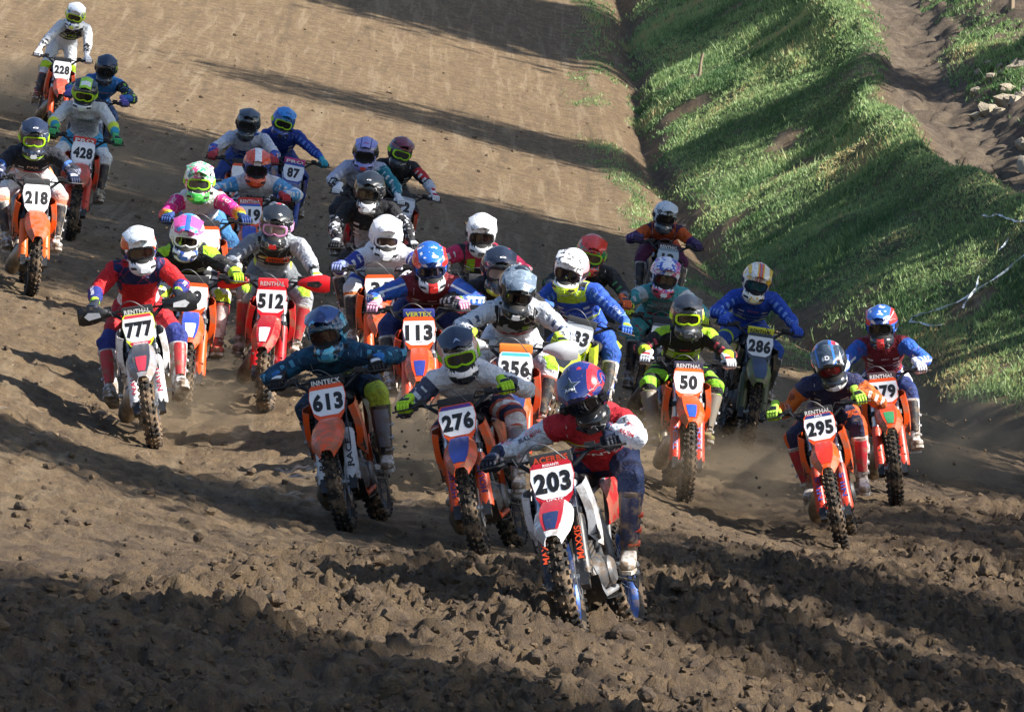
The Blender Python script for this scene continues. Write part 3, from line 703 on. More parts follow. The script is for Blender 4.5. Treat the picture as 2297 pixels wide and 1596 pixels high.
    for s in (1, -1):
        mb.tube([(s * 0.02, -0.36, 0.93), (s * 0.06, -0.20, 0.90), (s * 0.105, 0.05, 0.76), (s * 0.10, 0.18, 0.55), (s * 0.09, 0.16, 0.36)], [0.026, 0.026, 0.024, 0.024, 0.022], 8)
        mb.tube([(s * 0.012, -0.36, 0.84), (s * 0.03, -0.33, 0.60), (s * 0.085, -0.28, 0.36), (s * 0.09, -0.20, 0.30), (s * 0.09, 0.14, 0.31)], [0.024, 0.02, 0.019, 0.019, 0.02], 8)
        mb.tube([(s * 0.06, 0.05, 0.84), (s * 0.08, 0.50, 0.90), (s * 0.05, 0.75, 0.92)], 0.014, 6)
        mb.tube([(s * 0.10, 0.18, 0.52), (s * 0.08, 0.52, 0.86)], 0.013, 6)
    BK['frame'] = mb.mesh('frame', 40)
    mb = MB(); mb.loft([sec(-0.22, 0.42, 0.08, 0.07), sec(-0.18, 0.42, 0.125, 0.11), sec(0.0, 0.42, 0.135, 0.12), sec(0.12, 0.42, 0.11, 0.09), sec(0.15, 0.42, 0.06, 0.05)])
    mb.lathe([(-0.155, 0.0), (-0.155, 0.07), (-0.13, 0.085), (0.13, 0.085), (0.15, 0.065), (0.15, 0.0)], (0, -0.06, 0.42), 20, False)
    for k in range(7): mb.box((0, -0.13, 0.53 + k * 0.028), (0.13 - 0.004 * k, 0.15, 0.016), Matrix.Rotation(R(12), 3, 'X'))
    mb.box((0, -0.15, 0.74), (0.11, 0.13, 0.06), Matrix.Rotation(R(12), 3, 'X')); mb.box((0, -0.04, 0.62), (0.09, 0.08, 0.22)); BK['engine'] = mb.mesh('engine', 40)
    mb = MB()
    for s in (1, -1): mb.tube([(s * 0.09, 0.16, 0.42), (s * 0.10, 0.40, 0.40), (s * 0.095, 0.80, 0.335)], [0.03, 0.032, 0.022], 8, flat=0.55, ref=(0, 0, 1))
    mb.tube([(-0.10, 0.36, 0.41), (0.10, 0.36, 0.41)], 0.03, 8); mb.tube([(0, 0.30, 0.45), (0, 0.16, 0.80)], 0.034, 12); BK['swing'] = mb.mesh('swingarm', 40)
    mb = MB(); mb.tube([(0.085, 0.18, 0.46), (0.085, 0.74, 0.37)], 0.008, 6); mb.tube([(0.085, 0.18, 0.37), (0.085, 0.74, 0.29)], 0.008, 6); mb.lathe([(0.082, 0.03), (0.082, 0.088), (0.088, 0.088), (0.088, 0.03)], (0, 0.74, 0.335), 30); BK['chain'] = mb.mesh('chain', 30)
    mb = MB(); pts = [(-0.02, -0.24, 0.66), (-0.06, -0.36, 0.60), (-0.13, -0.38, 0.47), (-0.165, -0.33, 0.36), (-0.17, -0.20, 0.30), (-0.155, -0.02, 0.33), (-0.13, 0.12, 0.46), (-0.12, 0.25, 0.62), (-0.13, 0.38, 0.74)]
    mb.tube(pts, [0.024, 0.032, 0.048, 0.066, 0.070, 0.056, 0.034, 0.022, 0.020], 14); BK['pipe'] = mb.mesh('exhaust_pipe', 60)
    mb = MB(); mb.tube([(-0.03, -0.20, 0.72), (-0.09, -0.30, 0.66), (-0.135, -0.20, 0.60), (-0.14, 0.0, 0.62), (-0.13, 0.38, 0.72)], 0.021, 10); BK['header'] = mb.mesh('exhaust_pipe', 60)
    mb = MB(); mb.tube([(-0.13, 0.36, 0.72), (-0.135, 0.40, 0.735), (-0.14, 0.80, 0.87), (-0.14, 0.83, 0.88)], [0.03, 0.05, 0.05, 0.03], 14); BK['silencer'] = mb.mesh('silencer', 40)
    mb = MB(); P = [[(s * 0.11, y, z) for s in (-1, -0.5, 0, 0.5, 1)] for y, z in ((-0.34, 0.42), (-0.31, 0.33), (-0.24, 0.27), (0.0, 0.262), (0.14, 0.27))]; mb.sheet(P, 0.006); BK['skid'] = mb.mesh('skid_plate', 40)
build_bike_shapes()
M_TYRE = layered('tyre_rubber', '#1d1c1b', [], 0.85, 0, 0.75, None, None, mscale=7)
M_TYRE2 = layered('tyre_rubber_muddy', '#1c1a18', [], 0.9, 0, 0.62, None, None, mscale=9)
M_BLACK = pm('#16171a', 0.5, 0, 0.3); M_STEEL = pm('#b9bcc0', 0.32, 0.9, 0.35); M_DARKM = pm('#3a3c40', 0.45, 0.7, 0.5)
M_CASE = pm('#6d6f72', 0.5, 0.6, 0.7); M_RUB = pm('#101010', 0.8, 0, 0.25); M_PIPE = pm('#9a9186', 0.42, 0.85, 0.55); M_DIGIT = pm('#0d0e12', 0.5, 0, 0.12)
BIKES = {}
def build_bike(sp):
    """sp: the bike's own colours and set-up; returns root and steering matrix"""
    b = sp['bike']; root = empty('motorcycle', sp['M'])
    tag(root, sp['blabel'], 'motorcycle', 'motocross bikes coming down the track')
    st = Matrix.Translation(HEAD) @ Matrix.Rotation(R(sp.get('steer', 0)), 4, SU) @ Matrix.Translation(-HEAD)
    cz = Matrix.Translation(SU * sp.get('comp', 0.05)); stw = st @ cz
    pl, sec = b['col'], b.get('sec', b['col']); mz = (0.35, 1.1, 0.55)
    P1 = pm(pl, 0.36, 0, 0.8, mz, coat=0.2); P2 = pm(sec, 0.36, 0, 0.8, mz, coat=0.2); PF = pm(b.get('fender', pl), 0.36, 0, 0.8, mz, coat=0.2)
    PG = pm(b.get('guard', pl), 0.38, 0, 0.55, (0.2, 1.0, 0.5)); PB = pm(b.get('border', pl), 0.35, 0, 0.25); WH = pm(b.get('bg', '#e6e8ea'), 0.45, 0, 0.3)
    FK = pm(b.get('fork', '#b8bcc2'), 0.3, 0.75, 0.3)
    ty = M_TYRE2 if b.get('muddy', 1) else M_TYRE
    def p(name, key, mat, par=root, M=None): return obj(name, BK[key], mat, par, M)
    rimc = pm(b.get('rim', '#17181c'), 0.4, 0.5, 0.5)
    for nm, pre, M in (('front_wheel', 'f_', stw), ('rear_wheel', 'r_', None)):
        w = p(nm, pre + 'hub', M_STEEL, root, M); p('tyre', pre + 'tyre', ty, w)
        p('rim', pre + 'rim', rimc, w); p('spokes', pre + 'spokes', M_STEEL, w); p('brake_disc', pre + 'disc', M_STEEL, w)
    for nm in ('l', 'r'):
        fk = p('fork_tube', 'fork_' + nm, FK, root, st); p('fork_slider', 'slider_' + nm, M_DARKM, fk, cz); gd = p('fork_guard', 'guard_' + nm, PG, fk, cz)
        if b.get('gtext'):
            x = 0.098 if nm == 'l' else -0.098
            g_ = text_on_plane('guard_lettering', b['gtext'], 0.20, 0.040, onfork(0.20, 0.051, x), SU, Vector((-1, 0, 0)), SF, pm(b.get('gtc', '#f2f2f2'), 0.4, 0, 0.3), gd, 0.02)
        gr = p('grip', 'grip_' + nm, M_RUB, root, st); lv = p('lever', 'lever_' + nm, M_DARKM, root, st)
        if b.get('hg'):
            h = p('hand_guard', 'hguard_' + nm, pm(b['hg'], 0.4, 0, 0.3), root, st)
            if b.get('hgp'): p('guard_patch', 'hgpatch_' + nm, pm(b['hgp'], 0.4, 0, 0.2), h)
        p('radiator_shroud', 'shroud_' + nm, P1); rd = p('radiator', 'radiator_' + nm, M_DARKM); p('radiator_louvre', 'louvre_' + nm, M_BLACK, rd)
        p('foot_peg', 'peg_' + nm, M_STEEL); p('side_panel', 'side_' + nm, P2)
    p('triple_clamp', 'clamp', pm(b.get('clamp', '#222326'), 0.4, 0.6, 0.25), root, st)
    hb = p('handlebar', 'handlebar', pm(b.get('barcol', '#2b2d31'), 0.35, 0.7, 0.25), root, st)
    pad = p('bar_pad', 'pad', pm(b.get('pad', '#17181c'), 0.7, 0, 0.15), root, st)
    pc = BK['padc']; n_ = Vector((0, -0.96, 0.28)).normalized(); v_ = Vector((0, 0.28, 0.96)).normalized()
    if b.get('padtext'):
        text_on_plane('pad_lettering', b['padtext'], 0.20, 0.036, pc + Vector((0, -0.036, 0.0)), (1, 0, 0), (0, 0, 1), (0, -1, 0), pm(b.get('padtc', '#f0f0f0'), 0.5, 0, 0.1), pad, 0.03, M=None, lift=0.003)
    p('brake_hose', 'hose', pm('#4a4c50', 0.45, 0.3, 0.1), root, st); p('cable', 'cable', M_RUB, root, st)
    npl = p('number_plate', 'plate', PB, root, st); p('plate_background', 'plate_bg', WH, npl)
    if b.get('strip'): p('plate_strip', 'plate_top', pm(b['strip'], 0.4, 0, 0.15), npl)
    if b.get('low'): p('plate_strip', 'plate_low', pm(b['low'], 0.4, 0, 0.15), npl)
    if sp.get('num'):
        n = len(sp['num']); w = {1: 0.06, 2: 0.145, 3: 0.208}[n]
        text_on_plane('plate_number', sp['num'], w, 0.128, PO + PV * (-0.002), PU, PV, PN, M_DIGIT, npl, 0.055, b.get('shear', 0.0), lift=0.0040)
    for (t, c, w, h, y) in b.get('ptexts', []):
        text_on_plane('plate_lettering', t, w, h, PO + PV * y, PU, PV, PN, pm(c, 0.4, 0, 0.1), npl, 0.015, lift=0.0040)
    fd = p('front_fender', 'fender', PF, root, st)
    if b.get('fpatch'): p('fender_graphic', 'fender_patch', pm(b['fpatch'], 0.35, 0, 0.3), fd)
    if b.get('fpatch2'): p('fender_badge', 'fender_patch2', pm(b['fpatch2'], 0.35, 0, 0.3), fd)
    p('fuel_tank', 'tank', pm(b.get('tank', '#1b1c1f'), 0.5, 0, 0.25)); p('seat', 'seat', pm(b.get('seat', '#1a1a1c'), 0.85, 0, 0.3)); p('rear_fender', 'rfender', P2)
    p('frame', 'frame', pm(b.get('frame', '#23242a'), 0.4, 0.2, 0.6)); p('engine', 'engine', M_CASE); p('swingarm', 'swing', pm('#8d9094', 0.45, 0.8, 0.6)); p('chain', 'chain', M_DARKM)
    if b.get('two', True): p('exhaust_pipe', 'pipe', M_PIPE)
    else: p('exhaust_pipe', 'header', M_PIPE)
    p('silencer', 'silencer', pm('#777a7e', 0.4, 0.8, 0.4)); p('skid_plate', 'skid', M_BLACK)
    return root, st
# ------------------------------------------------------------------ riders: shared shapes (helmet, gloves, boots)
HK = {}
def build_helmet_shapes():
    na, nt_ = 112, 76; V = []; port = np.zeros((nt_ + 1, na), bool); P = np.zeros((nt_ + 1, na, 3))
    def ell(d, c, r):
        a = sum((d[i] / r[i]) ** 2 for i in range(3)); b = -2 * sum(d[i] * c[i] / r[i] ** 2 for i in range(3)); e = sum((c[i] / r[i]) ** 2 for i in range(3)) - 1
        q = b * b - 4 * a * e
        return (-b + math.sqrt(q)) / (2 * a) if q >= 0 else 0.0
    for i in range(nt_ + 1):
        t = math.pi * i / nt_
        for j in range(na):
            a = 2 * math.pi * j / na; d = (math.sin(t) * math.sin(a), -math.sin(t) * math.cos(a), math.cos(t))
            r1 = ell(d, (0, 0.012, 0.012), (0.131, 0.155, 0.150)); r2 = ell(d, (0, -0.085, -0.108), (0.098, 0.108, 0.074))
            k = 90.0; r = math.log(math.exp(k * r1) + (math.exp(k * r2) if r2 > 0 else 0)) / k
            if d[2] < 0:
                lim = 0.178 / max(1e-6, -d[2]); r = min(r, lim)
            p = np.array(d) * r
            ex = abs(p[0]) / 0.098; ez = abs(p[2] + 0.006 + 0.010 * (p[0] / 0.09) ** 2) / 0.052
            if p[1] < -0.02 and ex ** 4 + ez ** 4 < 1: p *= 0.80; port[i, j] = True
            P[i, j] = p
    V = P.reshape(-1, 3); F = []; mi = []
    for i in range(nt_):
        for j in range(na):
            j2 = (j + 1) % na; F.append((i * na + j, (i + 1) * na + j, (i + 1) * na + j2, i * na + j2))
            mi.append(1 if (port[i, j] or port[i + 1, j] or port[i, j2] or port[i + 1, j2]) else 0)
    me = mesh_np('helmet', V, np.array(F)); me.polygons.foreach_set('material_index', np.array(mi, np.int32)); smooth_mesh(me, 50); HK['shell'] = me
    # peak
    us = np.linspace(-1, 1, 13); vs = np.linspace(0, 1, 11); G = []
    for v in vs:
        row = []
        for u in us:
            hw = 0.116 - 0.018 * v - 0.030 * max(0, v - 0.75) / 0.25; y = -0.020 - 0.185 * v + 0.030 * abs(u) ** 2.5 * (0.3 + 0.7 * v)
            z = 0.166 - 0.020 * (v * 1.2 - 0.25) ** 2 - 0.030 * v - (0.042 - 0.012 * v) * abs(u) ** 2.0 + 0.007 * max(0, 1 - abs(u) / 0.34) * (1 - v * 0.5)
            row.append((u * hw, y, z))
        G.append(row)
    mb = MB(); mb.sheet(G, 0.006); HK['peak'] = mb.mesh('peak', 45)
    # goggles
    def gy(x): return -0.128 + 3.1 * x * x
    def ring(sx, sz, z0, dy, n=40, p=3.2):
        out = []
        for k in range(n):
            a = 2 * math.pi * k / n; c, s = math.cos(a), math.sin(a)
            x = sx * math.copysign(abs(c) ** (2 / p), c); z = z0 + sz * math.copysign(abs(s) ** (2 / p), s)
            if z < z0 and abs(x) < 0.022: z += 0.012 * (1 - abs(x) / 0.022)
            out.append((x, gy(x) + dy, z))
        return out
    mb = MB(); rr = [ring(0.096, 0.050, -0.004, 0.025), ring(0.097, 0.051, -0.004, 0.0), ring(0.094, 0.047, -0.004, -0.008), ring(0.083, 0.037, -0.003, -0.008), ring(0.081, 0.035, -0.003, 0.004)]
    mb.loft(rr, cap=False); HK['gframe'] = mb.mesh('goggle_frame', 45)
    mb = MB(); rings = [[(x * k, gy(x * k) - 0.002, -0.003 + (z + 0.003) * k) for x, y, z in ring(0.083, 0.037, -0.003, 0)] for k in (1, 0.75, 0.5, 0.25, 0.02)]
    mb.loft(rings); HK['lens'] = mb.mesh('goggle_lens', 60)
    mb = MB(); Rg = []
    for k in range(41):
        a = R(-118 + 236 * k / 40) ; x = 0.131 * math.sin(a); y = 0.012 + 0.157 * math.cos(a)
        Rg.append([(x, y, -0.022), (x * 1.03, 0.012 + (y - 0.012) * 1.03, -0.022), (x * 1.03, 0.012 + (y - 0.012) * 1.03, 0.020), (x, y, 0.020)])
    mb.loft(Rg); HK['strap'] = mb.mesh('goggle_strap', 45)
    mb = MB(); out = [(-0.030, -0.012), (-0.016, -0.020), (0.016, -0.020), (0.030, -0.012), (0.024, 0.012), (-0.024, 0.012)]
    mb.prism(out, (0, -0.184, -0.112), (1, 0, 0), (0, 0.15, 1), (0, -1, 0), 0.012); HK['vent'] = mb.mesh('chin_vent', 0)
    for s in (-1, 1): mb = MB(); mb.prism([(-0.028, -0.007), (0.022, -0.010), (0.030, 0.004), (-0.020, 0.009)], (s * 0.062, -0.154, -0.100), (s * 0.75, 0.66, 0), (0, 0.15, 1), (s * 0.66, -0.75, 0), 0.016); HK['vent2_%d' % s] = mb.mesh('chin_slot', 0)
    for s in (-1, 1): mb = MB(); mb.box((s * 0.114, -0.080, -0.004), (0.034, 0.036, 0.052)); mb.tube([(s * 0.100, -0.100, -0.004), (s * 0.136, -0.080, -0.004)], 0.019, 12); HK['rolloff_%d' % s] = mb.mesh('roll_off_canister', 40)
def build_glove():
    for s, nm in ((1, 'l'), (-1, 'r')):
        # frame: grip axis along +X*s (outwards), origin on the grip, fingers wrap over the front (-Y)
        mb = MB()
        for k in range(4):
            x = s * (0.033 - 0.022 * k); ln = (0.9, 1.0, 1.0, 0.92)[k]
            pts = [Vector((x, 0.030, 0.034))]
            for a in (100, 62, 25, -15, -55, -95): 
                ra = R(a * ln if a < 0 else a); rad = 0.0325; pts.append(Vector((x, -math.cos(ra) * rad, math.sin(ra) * rad)))
            mb.tube(pts, [0.0115, 0.0125, 0.012, 0.0115, 0.011, 0.0105, 0.009], 8)
            mb.tube([Vector((x, -0.010, 0.034)), Vector((x, -0.024, 0.030))], [0.0135, 0.013], 8)       # knuckle pad
        mb.tube([Vector((-s * 0.040, 0.060, 0.018)), Vector((-s * 0.050, 0.035, 0.002)), Vector((-s * 0.046, 0.012, -0.022)), Vector((-s * 0.030, -0.012, -0.030)), Vector((-s * 0.012, -0.022, -0.026))], [0.017, 0.016, 0.0135, 0.012, 0.010], 8)
        def sec(y, z, w, h, cx=0): return [Vector((cx + w * math.copysign(abs(math.cos(a)) ** 0.7, math.cos(a)), y, z + h * math.copysign(abs(math.sin(a)) ** 0.7, math.sin(a)))) for a in [2 * math.pi * q / 12 for q in range(12)]]
        mb.loft([sec(-0.012, 0.030, 0.042, 0.010), sec(0.010, 0.036, 0.046, 0.016), sec(0.045, 0.038, 0.043, 0.019), sec(0.075, 0.042, 0.034, 0.021), sec(0.098, 0.048, 0.030, 0.024), sec(0.130, 0.056, 0.036, 0.030), sec(0.133, 0.056, 0.030, 0.025)])
        HK['glove_' + nm] = mb.mesh('glove', 50)
        mb = MB(); mb.loft([sec(0.004, 0.040, 0.036, 0.015), sec(0.012, 0.044, 0.036, 0.015), sec(0.055, 0.048, 0.030, 0.014), sec(0.062, 0.046, 0.024, 0.012)]); HK['gpad_' + nm] = mb.mesh('knuckle_pad', 45)
def build_boot():
    # frame: ankle at the origin, up along the shin, toes towards -Y
    def sec(z, y, a, b_, n=16, p=2.6): return [Vector((a * math.copysign(abs(math.cos(t)) ** (2 / p), math.cos(t)), y + b_ * math.copysign(abs(math.sin(t)) ** (2 / p), math.sin(t)), z)) for t in [2 * math.pi * k / n for k in range(n)]]
    def fs(y, z, a, h, n=16, p=3.0): return [Vector((a * math.copysign(abs(math.cos(t)) ** (2 / p), math.cos(t)), y, z + h * math.copysign(abs(math.sin(t)) ** (2 / p), math.sin(t)))) for t in [2 * math.pi * k / n for k in range(n)]]
    mb = MB(); mb.loft([sec(-0.05, 0.005, 0.046, 0.060), sec(0.0, 0.0, 0.050, 0.066), sec(0.05, -0.002, 0.052, 0.066), sec(0.12, 0.0, 0.057, 0.070), sec(0.20, 0.004, 0.064, 0.078), sec(0.28, 0.004, 0.070, 0.084), sec(0.33, 0.002, 0.072, 0.086), sec(0.335, 0.002, 0.062, 0.076)])
    HK['boot'] = mb.mesh('boot', 50)
    mb = MB(); mb.loft([fs(0.080, -0.055, 0.022, 0.020), fs(0.072, -0.050, 0.038, 0.036), fs(0.02, -0.042, 0.045, 0.052), fs(-0.05, -0.050, 0.047, 0.046), fs(-0.11, -0.060, 0.050, 0.036), fs(-0.165, -0.066, 0.046, 0.028), fs(-0.195, -0.070, 0.030, 0.020), fs(-0.203, -0.072, 0.014, 0.010)]); HK['foot'] = mb.mesh('boot_foot', 50)
    mb = MB(); o = [(0.026, 0.088), (0.044, 0.06), (0.042, 0.0), (0.052, -0.10), (0.048, -0.165), (0.026, -0.208), (-0.026, -0.208), (-0.048, -0.165), (-0.052, -0.10), (-0.042, 0.0), (-0.044, 0.06), (-0.026, 0.088)]
    mb.prism(o, (0, 0, -0.113), (1, 0, 0), (0, 1, 0), (0, 0, 1), 0.022); HK['sole'] = mb.mesh('sole', 30)
    mb = MB(); P = []
    for z, w in ((0.05, 0.040), (0.10, 0.044), (0.18, 0.050), (0.26, 0.054), (0.31, 0.050)):
        yy = -0.070 - 0.02 * (z / 0.3); P.append([(w * math.sin(a), yy - 0.006 - 0.014 * math.cos(a) + 0.030 * (1 - math.cos(a)), z) for a in [R(q) for q in (-70, -40, 0, 40, 70)]])
    mb.sheet(P, -0.006); HK['shin'] = mb.mesh('shin_plate', 45)
    for s, nm in ((1, 'l'), (-1, 'r')):
        for q, (z, w) in enumerate(((0.02, 0.054), (0.10, 0.060), (0.19, 0.068))):
            mb = MB(); mb.box((s * w, -0.012, z), (0.016, 0.060, 0.018)); mb.tube([(s * w * 0.98, -0.03, z), (s * w * 0.6, -0.07, z + 0.004), (0, -0.084, z + 0.008)], 0.010, 6, flat=0.4); HK['buckle_%s%d' % (nm, q)] = mb.mesh('buckle', 30)
build_helmet_shapes(); build_glove(); build_boot()
M_PORT = pm('#0c0c0e', 0.7, 0, 0.0); M_VENT = pm('#1c1d20', 0.6, 0, 0.1)

# ------------------------------------------------------------------ one rider
def two_bone(a, b, l1, l2, pole):
    a, b, pole = Vector(a), Vector(b), Vector(pole); d = b - a; L = d.length
    k = max(1.0, L / (l1 + l2) * 1.004); l1 *= k; l2 *= k
    t = (l1 * l1 - l2 * l2 + L * L) / (2 * L); h = math.sqrt(max(l1 * l1 - t * t, 0)); u = d / L
    w = pole - u * pole.dot(u); w.normalize(); return a + u * t + w * h
def seg_dist(P, a, b):
    a = np.array(a); b = np.array(b); d = b - a; t = np.clip(((P - a) @ d) / (d @ d), 0, 1); q = a + t[:, None] * d
    return np.linalg.norm(P - q, axis=1), t, P - q
def body_mesh(J, vox):
    mb = MB(); X = J['lat']
    # torso: sections from the seat to the neck along a bowed spine
    P, S, N, Hd = J['pelvis'], J['chest'], J['neck'], J['head']; bow = J['bow']
    def spine(t):
        m = (P + S) / 2 + bow; return P * (1 - t) ** 2 + m * 2 * t * (1 - t) + S * t * t
    rings = []
    def ringat(c, tan, a, b, lat, n=18, p=2.3):
        u = (lat - tan * lat.dot(tan)).normalized(); w = tan.cross(u)
        return [c + u * a * math.copysign(abs(math.cos(q)) ** (2 / p), math.cos(q)) + w * b * math.copysign(abs(math.sin(q)) ** (2 / p), math.sin(q)) for q in [2 * math.pi * k / n for k in range(n)]]
    for t, a, b in ((-0.22, 0.10, 0.07), (-0.16, 0.150, 0.115), (0.0, 0.172, 0.132), (0.18, 0.160, 0.122), (0.38, 0.150, 0.115), (0.58, 0.176, 0.132), (0.80, 0.200, 0.140), (0.94, 0.196, 0.130), (1.04, 0.165, 0.104)):
        c = spine(max(t, 0)) if t >= 0 else P + (P - spine(0.15)).normalized() * (-t * 0.5)
        tan = (spine(min(max(t, 0) + 0.05, 1.05)) - spine(max(t, 0) - 0.05)).normalized(); lat = J['plat'].lerp(X, min(max(t, 0), 1))
        rings.append(ringat(c, tan, a, b, lat))
    tn = (Hd - S).normalized()
    rings.append(ringat(N - tn * 0.03, tn, 0.095, 0.085, X)); rings.append(ringat(N + tn * 0.02, tn, 0.066, 0.068, X)); rings.append(ringat(Hd - tn * 0.06, tn, 0.058, 0.060, X))
    mb.loft(rings)
    for s in ('l', 'r'):
        a, e, w = J['sh_' + s], J['el_' + s], J['wr_' + s]; i = S.lerp(a, 0.45)
        fat = J.get('fat', 1.0)
        mb.tube([i, a, a.lerp(e, 0.35), a.lerp(e, 0.8), e, e.lerp(w, 0.3), e.lerp(w, 0.7), w], [0.086, 0.080, 0.069 * fat, 0.060 * fat, 0.061 * fat, 0.057 * fat, 0.045, 0.034], 14)
        h, k, f = J['hip_' + s], J['kn_' + s], J['an_' + s]; i = P.lerp(h, 0.6)
        mb.tube([i, h, h.lerp(k, 0.3), h.lerp(k, 0.75), k, k.lerp(f, 0.25), k.lerp(f, 0.6), f], [0.105, 0.115, 0.100, 0.082, 0.080, 0.072, 0.058, 0.048], 14)
        fw = (k - (h + f) / 2).normalized(); mb.tube([k.lerp(h, 0.16) + fw * 0.02, k + fw * 0.03, k.lerp(f, 0.25) + fw * 0.02], [0.055, 0.062, 0.050], 10)   # knee guard under the pants
    me = mb.mesh('body', 0); o = bpy.data.objects.new('body', me); COL.objects.link(o)
    md = o.modifiers.new('r', 'REMESH'); md.mode = 'VOXEL'; md.voxel_size = vox
    ms = o.modifiers.new('s', 'SMOOTH'); ms.factor = 0.5; ms.iterations = 5
    out = bpy.data.meshes.new_from_object(o.evaluated_get(bpy.context.evaluated_depsgraph_get()))
    bpy.data.objects.remove(o); bpy.data.meshes.remove(me)
    n = len(out.vertices); V = np.zeros(n * 3); out.vertices.foreach_get('co', V); V = V.reshape(-1, 3)
    # pattern coordinates: where on the clothes a point lies
    dist = {}; par = {}
    d, t, r = seg_dist(V, P, S); dist['t'] = d - 0.14; tor = t
    d2, t2, r2 = seg_dist(V, S, Hd); k = d2 - 0.07 < dist['t']; k2 = (d2 - 0.07 < 0.10) & (t >= 0.999); tor = np.where(k2, 1 + t2 * 0.6, tor)
    arm = np.zeros(n); leg = np.zeros(n); rad = np.zeros(n); best = dist['t'].copy(); side = np.zeros(n)
    for s, sg in (('l', 1), ('r', -1)):
        a, e, w = J['sh_' + s], J['el_' + s], J['wr_' + s]
        d1, t1, r1 = seg_dist(V, a, e); dd, tt, rr = seg_dist(V, e, w); u = np.where(d1 < dd, t1 * 0.5, 0.5 + tt * 0.5); D = np.minimum(d1, dd) - 0.075; rz = np.where((d1 < dd)[:, None], r1, rr)
        k = D < best; best = np.where(k, D, best); arm = np.where(k, u, arm); rad = np.where(k, rz[:, 2] / 0.06, rad); tor = np.where(k, np.minimum(0.85, 1), tor); leg = np.where(k, 0, leg); side = np.where(k, sg, side)
    for s, sg in (('l', 1), ('r', -1)):
        a, e, w = J['hip_' + s], J['kn_' + s], J['an_' + s]
        d1, t1, r1 = seg_dist(V, a, e); dd, tt, rr = seg_dist(V, e, w); u = np.where(d1 < dd, t1 * 0.5, 0.5 + tt * 0.5); D = np.minimum(d1, dd) - 0.095; rz = np.where((d1 < dd)[:, None], r1, rr)
        k = D < best; best = np.where(k, D, best); leg = np.where(k, np.maximum(u, 0.02), leg); arm = np.where(k, 0, arm); tor = np.where(k, -np.maximum(u, 0.02), tor); rad = np.where(k, rz[:, 0] * sg / 0.08, rad); side = np.where(k, sg, side)
    c = np.array((P + S) / 2); lat = (V - c) @ np.array(X); fr = np.array(J['front']); fro = (V - c) @ fr
    # folds in the cloth: rings round the limbs, slack across the belly and back
    NN = np.zeros(n * 3); out.vertices.foreach_get('normal', NN); NN = NN.reshape(-1, 3); sd = J['seed']
    wr_ = np.where(arm > 0.03, 1 - np.abs(vnoise(arm * 15 + rad * 1.1 + sd, rad * 1.3 + side * 3, 5)) * 4, np.where(leg > 0.03, 1 - np.abs(vnoise(leg * 11 + rad * 0.8 + sd, rad + side * 3, 6)) * 4, 1 - np.abs(vnoise((V[:, 2] + V[:, 1] * 0.5) * 13 + sd, (V @ np.array(X)) * 5, 7)) * 4))
    amp = np.where(arm > 0.03, 0.0085, np.where(leg > 0.03, 0.007, 0.009)) * np.where(tor > 1.1, 0.2, 1)
    V = V + NN * (np.clip(wr_, -1, 1) * amp)[:, None]; out.vertices.foreach_set('co', V.astype(np.float32).ravel()); out.update()
    for nm, a in (('arm', arm), ('leg', leg), ('tor', tor), ('lat', lat), ('fro', fro), ('rad', rad), ('side', side)):
        q = out.attributes.new(nm, 'FLOAT', 'POINT'); q.data.foreach_set('value', a.astype(np.float32))
    smooth_mesh(out); out.materials.clear(); return out, V
